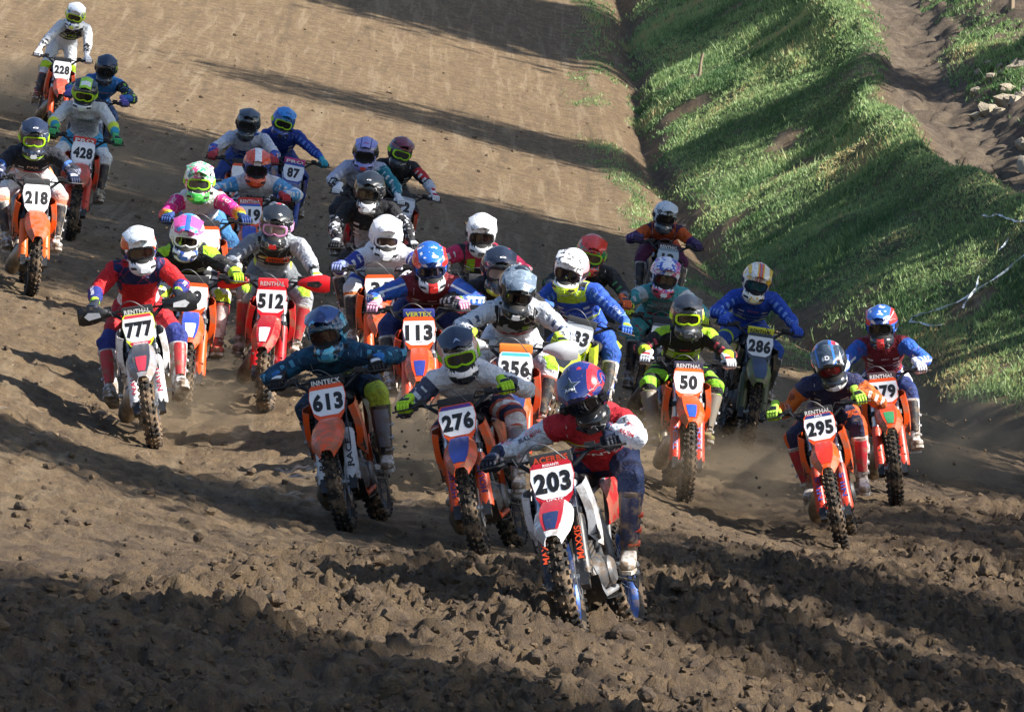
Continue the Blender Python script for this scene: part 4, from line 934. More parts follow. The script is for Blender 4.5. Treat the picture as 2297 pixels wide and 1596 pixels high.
def build_rider(sp, bm_, st):
    """sp['head'] is the helmet centre in the frame of the bike"""
    r = sp; root = empty('person', sp['M']); tag(root, sp['plabel'], 'person', 'motocross riders')
    Hd = Vector(sp['head']); yaw, pit, rol = R(sp.get('hy', 0) + random.uniform(-7, 7)), R(sp.get('hp', 18) + random.uniform(-3, 3)), R(sp.get('hr', 0) + random.uniform(-4, 4))
    RH = Matrix.Rotation(rol, 3, 'Y') @ Matrix.Rotation(yaw, 3, 'Z') @ Matrix.Rotation(pit, 3, 'X')     # chin down: nose towards -Y and down
    J = {'seed': random.uniform(0, 50)}; bar = BK['bar']; S3 = st.to_3x3()
    up = RH @ Vector((0, 0, 1))
    WU = (sp['M'].to_3x3().transposed() @ Vector((0, 0, 1))); WU = (WU * 0.8 + Vector((0, 0, 1)) * 0.2).normalized()
    N = Hd + Vector((0, 0.085, 0)) - WU * 0.135
    S = N + Vector((0, 0.060, 0)) - WU * 0.045
    stand = sp.get('stand', 0.0); L = 0.475
    pz = sp.get('pz', 1.06 + 0.16 * stand); dz = S.z - pz
    if dz > L * 0.93: dz = L * 0.93; pz = S.z - dz
    P = Vector((sp.get('px', 0.55 * S.x), S.y + math.sqrt(max(L * L - dz * dz, 0.01)), pz))
    P.y = min(P.y, 0.62)
    J.update(pelvis=P, chest=S, neck=N, head=Hd)
    ax = (S - P).normalized(); roll = R(sp.get('sroll', -0.6 * sp.get('lean', 0))); lat = Matrix.Rotation(roll, 3, 'Y') @ Vector((1, 0, 0)); lat = (lat - ax * lat.dot(ax)).normalized()
    J['lat'] = lat; J['plat'] = Vector((1, 0, 0)); fr = ax.cross(lat); fr = fr if fr.y < 0 else -fr; J['front'] = fr; J['bow'] = -fr * 0.055
    W = {}
    for s, sg in (('l', 1), ('r', -1)):
        J['sh_' + s] = S + lat * sg * 0.190 + fr * 0.015 + ax * 0.015
        g = st @ bar(sg * 0.35); W[s] = g; ex = S3 @ (bar(sg * 0.36) - bar(sg * 0.34)); ex.normalize()
        # the hand: grip axis ex, the wrist back and up from it
        back = (J['sh_' + s] + Vector((sg * 0.20, 0, 0.02)) - g); back = back - ex * back.dot(ex); back.normalize()
        zz = (ex * sg).cross(back).normalized()
        if zz.z < 0: zz = -zz
        tilt = Matrix.Rotation(sp.get('wt', -0.35) * 1.0, 3, ex * sg)
        yv, zv = tilt @ back, tilt @ zz
        Mg = Matrix(((ex.x * sg, yv.x, zv.x, g.x), (ex.y * sg, yv.y, zv.y, g.y), (ex.z * sg, yv.z, zv.z, g.z), (0, 0, 0, 1)))
        J['g_' + s] = Mg; wr = Mg @ Vector((0, 0.105, 0.050)); J['wr_' + s] = wr
        eo = sp.get('elbow', 0.55) + random.uniform(-0.25, 0.2)
        J['el_' + s] = two_bone(J['sh_' + s], wr, 0.285, 0.235, Vector((sg * 1.0, 0.25, eo - 1.05)))
        J['hip_' + s] = P + J['plat'] * sg * 0.095 - ax * 0.03
        ft = Vector(sp.get('foot_' + s, (sg * 0.215, 0.165, 0.520))); J['an_' + s] = ft
        kp = sp.get('knee', 0.45) + random.uniform(-0.15, 0.3)
        J['kn_' + s] = two_bone(J['hip_' + s], ft, 0.43, 0.40, Vector((sg * kp, -1, 0.15)))
    body, V = body_mesh(J, sp.get('vox', 0.018)); cl = sp['wear']
    def tone(c, k): c = hexc(c); return tuple(min(1.0, q * k + (0.02 if k > 1 else 0)) for q in c)
    pants = cl.get('pants', '#23252b'); lay = list(cl.get('jl', []))
    lay += [((0.01, 0.01, 0.015), [('n11', 0.50, 0.52), ('tor', 0.1, 1.2)], 0.25), (tone(cl['jersey'], 2.2), [('n7', 0.545, 0.565), ('tor', 0.1, 1.2)], 0.4)]
    mk_ = cl.get('marks', '#d8dade')
    lay += [(mk_, [('tor', 0.45, 0.92), ('arm', -0.1, 0.02), ('fro', 0.02, 1), ('alat', 0.085, 0.135), ('wtor', 0.45, 1.0)])]
    lay += [(pants, [('tor', -2, 0.10)])] + list(cl.get('pl', [])) + [((0.02, 0.02, 0.03), [('n9', 0.53, 0.55), ('tor', -2, 0.10)], 0.35), (cl.get('neck', '#17181b'), [('tor', 1.24, 3)])]
    mat = layered('riding_gear', cl['jersey'], lay, 0.78, 0, cl.get('mud', 0.2), None, (15, 0.8, 0.045), mscale=9, grad=cl.get('grad'))
    bo = obj('body', body, mat, root)
    bvh = BVHTree.FromPolygons([tuple(v) for v in V], [tuple(p.vertices) for p in body.polygons])
    for t in cl.get('text', []):      # (text, colour, width, height, lateral, up along the torso, [plate colour])
        O = P.lerp(S, min(0.90, t[5] + 0.33)) + lat * t[4]; upv = ax
        if len(t) > 6 and t[6]: text_on_mesh('jersey_panel', '', t[2] * 1.25, t[3] * 1.7, O, lat, upv, fr, bvh, pm(t[6], 0.7, 0, 0.1), bo, outline=[(-1, -1), (1, -1), (1, 1), (-1, 1)], lift=0.004, far=0.26)
        text_on_mesh('jersey_lettering', t[0], t[2], t[3], O, lat, upv, fr, bvh, pm(t[1], 0.7, 0, 0.08), bo, bold=0.02, lift=0.007, far=0.26)
    # sponsor print on the sleeves
    for (t, c, w, h, s, k) in cl.get('sleeve', []):
        sg = 1 if s == 'l' else -1; a, e, w_ = J['sh_' + s], J['el_' + s], J['wr_' + s]
        A, B = (a, e) if k < 0.5 else (e, w_); q = A.lerp(B, (k * 2) % 1.0); u = (B - A).normalized() * sg
        nn = Vector((sg * 0.25, -1, 0.35)); nn = (nn - u * nn.dot(u)).normalized(); vv = nn.cross(u)
        if vv.z < 0: vv = -vv
        text_on_mesh('sleeve_lettering', t, w, h, q, u, vv, nn, bvh, pm(c, 0.7, 0, 0.05), bo, bold=0.015, lift=0.006, far=0.2)
    # helmet
    h = sp['helm']; MH = Matrix.Translation(Hd) @ RH.to_4x4() @ Matrix.Scale(h.get('hs', 1.07), 4)
    hm = layered('helmet_paint', h['base'], h.get('hl', []) + [((0.01, 0.01, 0.02), [('n16', 0.50, 0.515)], 0.5), ((0.8, 0.8, 0.82), [('n12', 0.565, 0.58)], 0.6)], h.get('rough', 0.22), 0, h.get('mud', 0.16), None, None, 11, coat=0.5)
    he = obj('helmet', HK['shell'], [hm, M_PORT], root, MH)
    pk = layered('peak_paint', h.get('peak', h['base']), h.get('pkl', []) + [((0.01, 0.01, 0.02), [('n15', 0.47, 0.49)], 0.6)], 0.28, 0, h.get('mud', 0.16), None, None, 11, coat=0.4)
    TP = Matrix.Translation((0, 0, 0.004)) @ Matrix.Rotation(R(h.get('pt', 0)), 4, 'X')
    if h.get('haspeak', True): obj('peak', HK['peak'], pk, he, TP)
    obj('goggle_frame', HK['gframe'], pm(h.get('gf', '#16171a'), 0.45, 0, 0.1), he)
    obj('goggle_lens', HK['lens'], lens_mat(h.get('lens', '#0b0b0d')), he); obj('goggle_strap', HK['strap'], pm(h.get('strap', h.get('gf', '#16171a')), 0.7, 0, 0.1), he)
    obj('chin_vent', HK['vent'], pm(h.get('vent', '#1c1d20'), 0.55, 0, 0.1), he); [obj('chin_slot', HK['vent2_%d' % q], M_VENT, he) for q in (-1, 1)]
    if h.get('rolloff'): [obj('roll_off_canister', HK['rolloff_%d' % q], pm('#1b1c1f', 0.45, 0, 0.2), he) for q in (-1, 1)]
    if h.get('text'):
        hv = BVHTree.FromPolygons([v.co[:] for v in HK['shell'].vertices], [tuple(p.vertices) for p in HK['shell'].polygons])
        pb = BVHTree.FromPolygons([(TP @ v.co)[:] for v in HK['peak'].vertices], [tuple(p.vertices) for p in HK['peak'].polygons])
        for t in h['text']:   # (text or outline, colour, w, h, x, z0, surface)
            if t[6] == 'peak': args = (Vector((t[4], t[5], 0.14)), (1, 0, 0), Vector((0, 0.93, 0.36)), Vector((0, -0.36, 0.93)), pb)
            elif t[6] == 'top': args = (Vector((t[4], t[5], 0.10)), (1, 0, 0), Vector((0, 0.8, 0.6)), Vector((0, -0.6, 0.8)), hv)
            else: args = (Vector((t[4], -0.1, t[5])), (1, 0, 0), Vector((0, 0.2, 0.98)), Vector((0, -0.98, 0.2)), hv)
            O_, u_, v_, n_, tr = args
            isx = not isinstance(t[0], str)
            text_on_mesh('helmet_graphic' if isx else 'helmet_lettering', t[0] if not isx else '', t[2], t[3], O_, u_, v_, n_, tr, pm(t[1], 0.35, 0, 0.05), he, bold=0.02, lift=t[7] if len(t) > 7 else 0.0025, outline=t[0] if isx else None, far=0.3)
    for s in ('l', 'r'):
        gl = obj('glove', HK['glove_' + s], layered('glove_cloth', cl.get('glove', '#1b1c20'), cl.get('gll', []), 0.75, 0, 0.18, None, (40, 0.3, 0.01)), root, J['g_' + s])
        obj('knuckle_pad', HK['gpad_' + s], pm(cl.get('gpad', cl.get('glove', '#1b1c20')), 0.6, 0, 0.15), gl)
        kn, an = J['kn_' + s], J['an_' + s]; z = (kn - an).normalized(); y = Vector((0.16 if s == 'l' else -0.16, -1, 0)); y = -(y - z * y.dot(z)).normalized(); x = y.cross(z)
        Mb = Matrix(((x.x, y.x, z.x, an.x), (x.y, y.y, z.y, an.y), (x.z, y.z, z.z, an.z), (0, 0, 0, 1)))
        bt = obj('boot', HK['boot'], pm(cl.get('boot', '#d9dadb'), 0.5, 0, 0.85), root, Mb)
        obj('boot_foot', HK['foot'], pm(cl.get('boot2', cl.get('boot', '#d9dadb')), 0.5, 0, 0.95), bt); obj('sole', HK['sole'], pm(cl.get('sole', '#c9c5bd'), 0.8, 0, 0.7), bt)
        obj('shin_plate', HK['shin'], pm(cl.get('shin', '#2a2b30'), 0.45, 0, 0.5), bt); [obj('buckle', HK['buckle_%s%d' % (s, q)], pm(cl.get('buckle', '#b9babd'), 0.45, 0, 0.5), bt) for q in range(3)]
    return root
_lm = {}
def lens_mat(c):
    if c not in _lm:
        m, nt, b = new_mat('goggle_lens'); b.inputs['Base Color'].default_value = (*hexc(c), 1); b.inputs['Roughness'].default_value = 0.06; b.inputs['Specular IOR Level'].default_value = 0.8; b.inputs['Coat Weight'].default_value = 0.6; _lm[c] = m
    return _lm[c]
# ------------------------------------------------------------------ the field: where each rider is and what he wears
# at: 'c' front tyre on the ground, 'p' middle of the number plate, 'b' middle of the handlebar (photograph pixels)
def star(n=5, r=0.42):
    return [((1 if k % 2 == 0 else r) * math.sin(math.pi * k / n), (1 if k % 2 == 0 else r) * math.cos(math.pi * k / n)) for k in range(2 * n)]
OR, RD, KT = '#e2500f', '#c01722', '#ea5a14'
ktm = dict(col=OR, guard=OR, fender=OR, border=OR, frame='#c8440f', seat='#1a1a1d', rim='#15161a')
gas = dict(col='#c3121d', guard='#c3121d', fender='#b3101d', border='#c3121d', frame='#b5121c')
hus = dict(col='#e9eaec', sec='#e9eaec', guard='#e9eaec', fender='#8d9098', border='#c8cf3a', frame='#e4e5e8')
def mk(d, **k): q = dict(d); q.update(k); return q
CUFF = lambda c, a=0.86: (c, [('arm', a, 1.1)])
FORE = lambda c, a=0.52, b=1.1: (c, [('arm', a, b)])
SLV = lambda c, a=0.04, b=1.1: (c, [('arm', max(a, 0.025), b)])
CHEST = lambda c, lo=0.2, hi=0.9, w=0.13: (c, [('tor', lo + (0.32 if hi < 0.6 and lo > 0.05 else 0), hi + (0.32 if hi < 0.6 else 0)), ('arm', -0.1, 0.02), ('alat', -1, w), ('fro', 0.0, 1)])
KNEE = lambda c, a=0.42, b=0.62: (c, [('leg', a, b)])
YOKE = lambda c, t=0.78: (c, [('tor', t, 1.2), ('arm', -0.1, 0.22)])
SPK = lambda c, a=0.05, b=0.9: (c, [('arm', a, b), ('warm', 0.25, 1.0), ('rad', -0.15, 0.62)])
RIDERS = [
 dict(num='203', at=('c', 1297, 1403), h=(1312, 880), hp=33, hr=-4, hy=-2, hdy=-0.20, lean=-19, yaw=13, steer=7, px=0.14, pz=1.06, elbow=0.8, vox=0.012,
  helm=dict(base='#22307a', peak='#1f2f66', gf='#17181c', lens='#101524', rolloff=True, vent='#2a2b2f', hl=[('#b8303e', [('z', 0.02, 0.2), ('n14', 0.57, 0.64)]), ('#cf2f3c', [('ax', 0.085, 0.115), ('z', 0.05, 0.2)]), ('#17181c', [('z', -0.2, -0.058)]), ('#e8e9ec', [('z', -0.066, -0.054), ('y', -0.3, -0.10)])],
   pkl=[('#cf3440', [('ax', 0.088, 0.2)])], text=[(star(), '#8890a8', 0.120, 0.115, 0.0, -0.125, 'peak', 0.002), (star(), '#2a3844', 0.100, 0.096, 0.0, -0.125, 'peak', 0.0035), ('Arai', '#f2f2f4', 0.058, 0.020, 0.0, -0.150, 'peak', 0.006), (star(), '#8890a8', 0.10, 0.10, -0.01, 0.0, 'top', 0.009), (star(), '#2a3844', 0.082, 0.082, -0.01, 0.0, 'top', 0.0105)]),
  wear=dict(jersey='#b91f2c', pants='#13264d', glove='#141a2b', gpad='#25304a', boot='#1d2340', boot2='#d9d4cc', shin='#2a2f4a', buckle='#d1502f', sole='#c9c2b5',
   jl=[SLV('#d4d8e0', 0.10), CUFF('#26345c', 0.93)], pl=[('#101b38', [('leg', 0.40, 0.46)])],
   text=[('VENT', '#e6e4e8', 0.23, 0.062, -0.02, 0.27), ('ACERBIS', '#16181c', 0.095, 0.020, -0.10, 0.66, '#d9b21c'), ('RIDART', '#e6e4e8', 0.05, 0.014, -0.115, 0.86)],
   sleeve=[('Arai', '#1a1c22', 0.06, 0.026, 'l', 0.18), ('MOTUL', '#b52030', 0.08, 0.022, 'l', 0.33), ('MESAR', '#b52030', 0.10, 0.024, 'l', 0.66), ('MOTUL', '#b52030', 0.08, 0.022, 'r', 0.20), ('BULL', '#26345c', 0.07, 0.022, 'r', 0.34), ('tec', '#26345c', 0.07, 0.028, 'r', 0.62), ('MESAR', '#b52030', 0.09, 0.022, 'r', 0.76)]),
  bike=mk(gas, col='#d9dadd', sec='#c3121d', guard='#17181c', fender='#d6d8dc', fpatch='#b0202c', fpatch2='#24335c', border='#b81c2a', strip='#b81c2a', low='#b81c2a', fork='#aeb8c4', pad='#26272b', padtext='ACERBIS', padtc='#e4502a', gtext='MAXXIS', gtc='#e0502a', frame='#9a9ca0', rim='#2a4a86', two=False, ptexts=[('VENT', '#f2f2f2', 0.10, 0.020, -0.115), ('RIGIANTI', '#f2f2f2', 0.09, 0.016, 0.106)]),
  plabel='leading rider in red and white jersey with star-patterned blue and red helmet', blabel='muddy white and red motocross bike number 203 leading the pack, leaning left'),
 dict(num='276', at=('c', 1083, 1254), h=(1028, 788), hp=20, hr=0, hy=4, hdy=-0.12, lean=-10, yaw=9, steer=6, elbow=0.3, vox=0.013,
  helm=dict(base='#f0e8e2', peak='#1c2740', gf='#a6e020', strap='#a6e020', lens='#3a3a32', vent='#15161a', hl=[('#1a2238', [('y', -0.3, 0.06), ('z', 0.052, 0.2), ('ax', -1, 0.092)]), ('#efb09a', [('ax', 0.10, 0.2), ('z', 0.02, 0.2)]), ('#23283a', [('z', -0.2, -0.1)])], text=[('A', '#9fb0d0', 0.045, 0.030, 0.0, -0.155, 'peak', 0.004)]),
  wear=dict(jersey='#e4e2e6', pants='#c95f4a', glove='#b4e030', gpad='#15161a', boot='#cfc9c8', boot2='#c9c2ba', shin='#8a8894', jl=[SLV('#e4e2e6'), ('#4a4f66', [('arm', 0.04, 1.1), ('side', -1.1, -0.5)]), ('#3a3e52', [('arm', 0.75, 1.1)]), ('#262b3c', [('tor', 0.0, 0.36)])], pl=[('#e8e4e4', [('leg', 0.05, 1), ('s26', 0.55, 1.1)]), ('#252c4a', [('leg', 0.05, 1), ('s26', -1.1, -0.45)])], text=[('SHOCK', '#c0305a', 0.14, 0.028, -0.02, 0.40), ('G', '#8a6a30', 0.035, 0.04, 0.10, 0.74)]),  # rider's right sleeve: the shaded side painted in as grey-navy
  bike=mk(ktm, fpatch='#2a3a86', strip='#5a3a8c', guard='#c9440f', gtext='HOUSE', gtc='#2b2f6e', fork='#c3c7cc', pad='#1b1c20', ptexts=[('MURO F', '#1a1c22', 0.07, 0.014, -0.112)]),
  plabel='rider in pale grey and white jersey with lime goggles, lime gloves and navy peak', blabel='orange motocross bike number 276 just behind the leader'),
 dict(num='613', at=('c', 780, 1190), h=(735, 742), hp=14, hr=0, hy=0, hdy=-0.14, lean=-8, yaw=8, steer=3, elbow=0.75, vox=0.013,
  helm=dict(base='#1f5f86', peak='#2d4f8e', gf='#18191d', lens='#2a0d10', vent='#2b7fa0', hl=[('#57b8d8', [('d0.5', 0.03, 0.055)]), ('#1a2d5e', [('z', 0.07, 0.2)]), ('#62c2dc', [('z', -0.2, -0.05), ('ax', -1, 0.06)]), ('#6cc6de', [('ax', 0.108, 0.2)]), ('#13456a', [('n16', 0.56, 0.7)])], pkl=[('#58b4d8', [('y', -0.4, -0.175)]), ('#1d2f66', [('n12', 0.5, 0.7)])]),
  wear=dict(jersey='#0f3a56', pants='#103450', glove='#15161a', gpad='#e3e4e6', boot='#22252c', boot2='#d2cdc4', shin='#7d7f86', jl=[SPK('#58a0c0'), ('#13506e', [('n9', 0.55, 0.8)]), CUFF('#1f6fb8')], pl=[('#a7b832', [('leg', 0.40, 0.68), ('side', 0.5, 1.1)]), ('#15161a', [('leg', 0.36, 0.41)])], text=[('LEATT', '#a9c832', 0.10, 0.034, 0.10, 0.62), ('RIVAL', '#b59a58', 0.15, 0.026, 0.0, 0.48)]),
  bike=mk(ktm, sec='#1b1c20', guard='#c9cacd', gtext='RACE', gtc='#15161a', fork='#26282e', pad='#141518', padtext='INNTECK', ptexts=[]),
  plabel='rider in dark teal jersey and turquoise helmet with black and white gloves', blabel='orange motocross bike number 613 with black and white fork guards'),
 dict(num='777', at=('c', 348, 1008), h=(312, 556), hp=8, hr=0, hy=3, hdy=-0.02, lean=-4, yaw=-5, steer=-4, elbow=0.45, knee=0.95, pz=1.02, vox=0.013, foot_l=(0.26, 0.10, 0.44), foot_r=(-0.26, 0.12, 0.44),
  helm=dict(base='#ecedf0', peak='#e2eaf2', gf='#1a1c22', lens='#20100e', vent='#c9ccd2', hl=[('#d2552a', [('z', -0.02, 0.12), ('ax', 0.085, 0.2), ('n15', 0.45, 1)]), ('#b8ccd8', [('n9', 0.60, 1)]), ('#26428a', [('ax', 0.10, 0.2), ('z', -0.06, 0.0)])], text=[('FS', '#c23028', 0.055, 0.035, 0.01, -0.02, 'top', 0.012)]),
  wear=dict(marks='#c5141c', jersey='#c5141c', pants='#a81824', glove='#1d2434', gpad='#232a3a', boot='#d9d9dc', boot2='#e2e0de', shin='#b02a30', fat=1.1, jl=[SLV('#c5141c'), YOKE('#1c2656', 0.90), ('#1c2656', [('tor', 0.62, 1.0), ('arm', -0.1, 0.1), ('alat', 0.13, 0.20)]), ('#1a2a78', [('arm', 0.52, 0.96)]), CUFF('#9ad030', 0.965), ('#e6e6ea', [('tor', 0.05, 0.45), ('alat', 0.13, 0.4), ('arm', -0.1, 0.02)])], pl=[('#22307a', [('leg', 0.40, 0.60)]), ('#c01a24', [('leg', 0.62, 1)])], sleeve=[('UFOPLAST', '#e8e8f0', 0.15, 0.026, 'r', 0.74), ('UFO', '#e8e8f0', 0.08, 0.026, 'l', 0.74)]),
  bike=mk(hus, hg='#1a1b1f', hgp='#c9ccd2', pad='#1a1b1f', padtext='RENTHAL', strip='#c23a4a', low='#b81c3a', fpatch='#3c404a', fpatch2='#b5384a', guard='#e2e3e6', gtext='NAUT', gtc='#b0304a', fork='#7d838c', muddy=0, border='#d4dc3c', ptexts=[('HUSQVARNA', '#f0f0f0', 0.11, 0.016, -0.115)]),
  plabel='rider in bright red jersey with navy forearms and white helmet', blabel='white motocross bike number 777 with black hand guards'),
 dict(num='512', at=('c', 592, 905), h=(620, 503), hp=12, hr=5, hy=0, hdy=0.0, lean=7, yaw=-3, steer=-8, elbow=0.5,
  helm=dict(base='#1d2126', peak='#262b31', gf='#c98ab8', lens='#7a6a6c', vent='#cf2626', hl=[('#e9e9ec', [('n22', 0.62, 1)]), ('#cf2a2a', [('ax', -1, 0.016), ('z', 0.08, 0.2), ('y', -0.05, 0.2)])], text=[('+', '#f2f2f2', 0.03, 0.03, 0.03, -0.15, 'peak', 0.004)]),
  wear=dict(jersey='#8d939c', pants='#6b7078', glove='#c8d8d0', gpad='#b4d83a', boot='#b8b4b0', shin='#a02a30', jl=[SLV('#a4a9b2'), ('#777d8c', [('arm', 0.04, 1.1), ('side', -1.1, -0.5)]), CHEST('#1b1c22', 0.55, 1.1, 0.155), YOKE('#9aa0a8', 1.2), ('#c6dc30', [('tor', 0.1, 0.62), ('alat', 0.14, 0.3), ('arm', -0.1, 0.02)]), ('#15161a', [('arm', 0.86, 0.97), ('n30', 0.42, 1)])], pl=[('#94999f', [('leg', 0.3, 0.62)]), ('#a8d838', [('leg', 0.42, 0.50), ('rad', -0.5, 0.5)])], text=[('VENOM', '#1b1b20', 0.15, 0.042, 0.02, 0.50, '#e0501c'), ('FOX', '#d8dadc', 0.06, 0.022, 0.10, 0.80), ('DID', '#d8b030', 0.06, 0.02, -0.09, 0.72)]),
  bike=mk(gas, hg='#d0141f', hgp='#1b1c20', pad='#d81a26', padtext='RENTHAL', fpatch='#94111d', fpatch2='#d4d8e4', border='#d81420', fork='#c3c6ca', muddy=0),
  plabel='rider in grey-sleeved jersey and black vest with orange panel, black helmet with red trim', blabel='red motocross bike number 512 with red hand guards'),
 dict(num='99', at=('c', 412, 936), h=(420, 527), hp=12, hr=0, hy=2, hdy=-0.05, lean=3, yaw=-2, steer=0, elbow=0.5,
  helm=dict(base='#e9ecf2', peak='#e05aa8', gf='#f2f3f5', lens='#1c1614', vent='#3a5a9a', hl=[('#e25cac', [('z', 0.05, 0.2), ('n12', 0.5, 1)]), ('#4a9ade', [('z', 0.08, 0.2), ('ax', -1, 0.04)]), ('#3a5ab0', [('z', -0.2, -0.04), ('n16', 0.55, 1)])], pkl=[('#4aa4dc', [('y', -0.185, -0.155)]), ('#3a66c0', [('ax', -1, 0.02)])]),
  wear=dict(jersey='#1b1d20', pants='#d6d8da', glove='#a8d828', gpad='#1b1d20', boot='#c64a4a', boot2='#d04038', shin='#c9c4c0', jl=[SPK('#d8dadc', 0.3, 0.7), CHEST('#a8cc2a', 0.24, 0.45, 0.14), CHEST('#c4c8cc', 0.62, 0.66, 0.14), ('#a8d828', [('arm', 0.0, 0.12), ('rad', 0.4, 2)]), ('#b4dc2c', [('arm', 0.72, 1.1)])], pl=[('#22242a', [('leg', 0.05, 1), ('s30', 0.3, 1)]), ('#a8cc2a', [('leg', 0.40, 0.56), ('n9', 0.45, 1)])], text=[('FG', '#15161a', 0.10, 0.05, 0.0, 0.34)]),
  bike=mk(ktm, fpatch='#2b49a8', fpatch2='#e8eaee', fork='#b4b8be', guard='#e2500f'),
  plabel='rider in black and lime jersey with pink and blue helmet, white goggles', blabel='orange motocross bike number 99 half hidden behind the 777 bike'),
 dict(num='319', at=('p', 560, 482), h=(576, 372), hp=18, hr=3, hy=0, hdy=-0.14, lean=2, yaw=-2, steer=0, elbow=0.7,
  helm=dict(base='#2c4e9a', peak='#e2502a', gf='#15161a', lens='#0d0e12', vent='#e2502a', hl=[('#e2502a', [('z', 0.055, 0.2)]), ('#f0f1f4', [('ax', -1, 0.034), ('z', 0.05, 0.2)]), ('#e4521f', [('z', -0.2, -0.055)])], pkl=[('#f0f1f4', [('ax', -1, 0.032)])]),
  wear=dict(jersey='#d3d8e0', pants='#c8ccd4', glove='#b22a34', boot='#b84a44', jl=[SLV('#5aa2d6'), ('#dfe4ea', [('arm', 0.38, 0.56)]), ('#c4ccd8', [('arm', 0.8, 0.94)]), ('#22283a', [('tor', 0.1, 0.42), ('n20', 0.46, 1)])], pl=[('#23283a', [('leg', 0.1, 0.8), ('s24', 0.2, 1)])], text=[('SHOT', '#1a2036', 0.19, 0.05, 0.0, 0.52)]),
  bike=mk(ktm, pad='#c8332c', padtext='RENTHAL', strip='#2a5ab8', fpatch='#2b49a8', guard='#d9561c', fork='#b4b8be'),
  plabel='rider in light blue and white jersey with orange, white and blue helmet', blabel='orange and blue motocross bike number 319'),
 dict(num='', at=('b', 462, 506), h=(447, 406), hp=10, hr=2, hy=3, hdy=0.0, lean=1, yaw=-3, steer=0, elbow=0.4, stand=0.3,
  helm=dict(base='#e8ecec', peak='#d6e8dc', gf='#9adc2a', lens='#3a3c3a', vent='#48b848', hl=[('#3cc06a', [('n13', 0.55, 0.66)]), ('#d43a7c', [('n15', 0.40, 0.46)]), ('#22282c', [('n19', 0.62, 1)]), ('#50c850', [('z', -0.2, -0.07)])], pkl=[('#4cc87a', [('n18', 0.5, 0.62)]), ('#d0508a', [('n14', 0.38, 0.45)])]),
  wear=dict(jersey='#e2dfdf', pants='#3c78b0', glove='#22407c', boot='#a83a3c', jl=[SLV('#d82a84', 0.0)], grad=[('arm', 0.42, 0.72, '#f07a2a'), ('arm', 0.78, 0.92, '#d8e838')], pl=[], text=[('SHOT', '#c82a34', 0.15, 0.04, 0.0, 0.46)], sleeve=[('SHOT', '#f2e8ec', 0.10, 0.034, 'r', 0.22), ('SHOT', '#f2e8ec', 0.10, 0.034, 'l', 0.22)]),
  bike=mk(ktm, bg='#d8dade', pad='#22242a'),
  plabel='rider in pink-sleeved white jersey with green and pink helmet', blabel='motocross bike ridden by the rider with pink and yellow sleeves'),
 dict(num='', at=('b', 545, 366), h=(556, 277), hp=8, hr=6, hdy=-0.05, lean=5, yaw=-4, steer=0, elbow=0.35, stand=0.3,
  helm=dict(base='#2a3340', peak='#323c4a', gf='#22262c', lens='#14171b', hl=[('#4a5866', [('n18', 0.56, 1)])]),
  wear=dict(jersey='#2d4fa6', pants='#2a4690', glove='#b03a44', jl=[SLV('#d6d9e2', 0.0, 0.45), YOKE('#c4cbdc', 0.8), ('#3352a8', [('arm', 0.5, 1.1)]), ('#b83a4a', [('arm', 0.74, 0.84)])], text=[('KTM', '#dfe4ee', 0.14, 0.045, 0.0, 0.55), ('MOTO', '#8fa4d8', 0.17, 0.03, 0.0, 0.36)]),
  bike=mk(ktm, pad='#2a2c30'),
  plabel='rider in blue jersey with white shoulders and dark grey helmet', blabel='motocross bike ridden by the rider with white shoulders, behind the 319 bike'),
 dict(num='87', at=('p', 658, 388), h=(635, 272), hp=12, hr=6, hdy=-0.08, lean=12, yaw=-8, steer=-2, elbow=0.4, stand=0.2,
  helm=dict(base='#2456b4', peak='#2c86d8', gf='#a8dc20', lens='#181c20', hl=[('#2f9ad8', [('z', 0.04, 0.2), ('ax', -1, 0.05)]), ('#1a3f94', [('z', -0.2, -0.05)])], text=[('Cib', '#14224c', 0.07, 0.026, 0.01, -0.15, 'peak', 0.004)]),
  wear=dict(jersey='#1e3a8e', pants='#1d3680', glove='#2a9ab0', jl=[SPK('#5a80d0'), CUFF('#2456b4')]),
  bike=dict(col='#1f3f94', guard='#2a4ea8', fender='#1d3680', border='#1f3f94', bg='#d4d8e2', pad='#c03a7a', padtext='PRO', frame='#23242a'),
  plabel='rider in dark blue jersey and bright blue helmet with cyan peak', blabel='blue motocross bike with a partly hidden plate, behind the 319 bike'),
 dict(num='', at=('b', 826, 452), h=(820, 342), hp=12, hr=0, hdy=-0.08, lean=10, yaw=-6, steer=0, elbow=0.5, stand=0.2,
  helm=dict(base='#8f90d4', peak='#9596d8', gf='#1c1e26', lens='#121318', vent='#c8402c', hl=[('#22242c', [('z', 0.0, 0.2), ('ax', 0.085, 0.2)]), ('#d83c34', [('z', 0.10, 0.2), ('y', 0.0, 0.2)])], pkl=[('#3a3a66', [('ax', 0.045, 0.055)])], text=[('oo', '#c23a5a', 0.05, 0.022, 0.0, -0.15, 'peak', 0.004)]),
  wear=dict(jersey='#a6acc4', pants='#23262e', glove='#d6d9e0', jl=[SLV('#b0b4cc', 0.0, 0.9), ('#1e7c8c', [('arm', 0.02, 1.1), ('side', 0.5, 1.1)]), ('#1c1e24', [('tor', 0.1, 0.45)]), ('#15161a', [('arm', 0.62, 0.93), ('side', -1.1, -0.5), ('n24', 0.36, 1)])]),
  bike=mk(gas, pad='#26282c'),
  plabel='rider in lilac-grey jersey with one teal sleeve and a lilac helmet', blabel='motocross bike ridden by the rider in the lilac helmet'),
 dict(num='72', at=('p', 905, 464), h=(897, 340), hp=12, hr=6, hy=4, hdy=-0.08, lean=14, yaw=-8, steer=-2, elbow=0.4, stand=0.2,
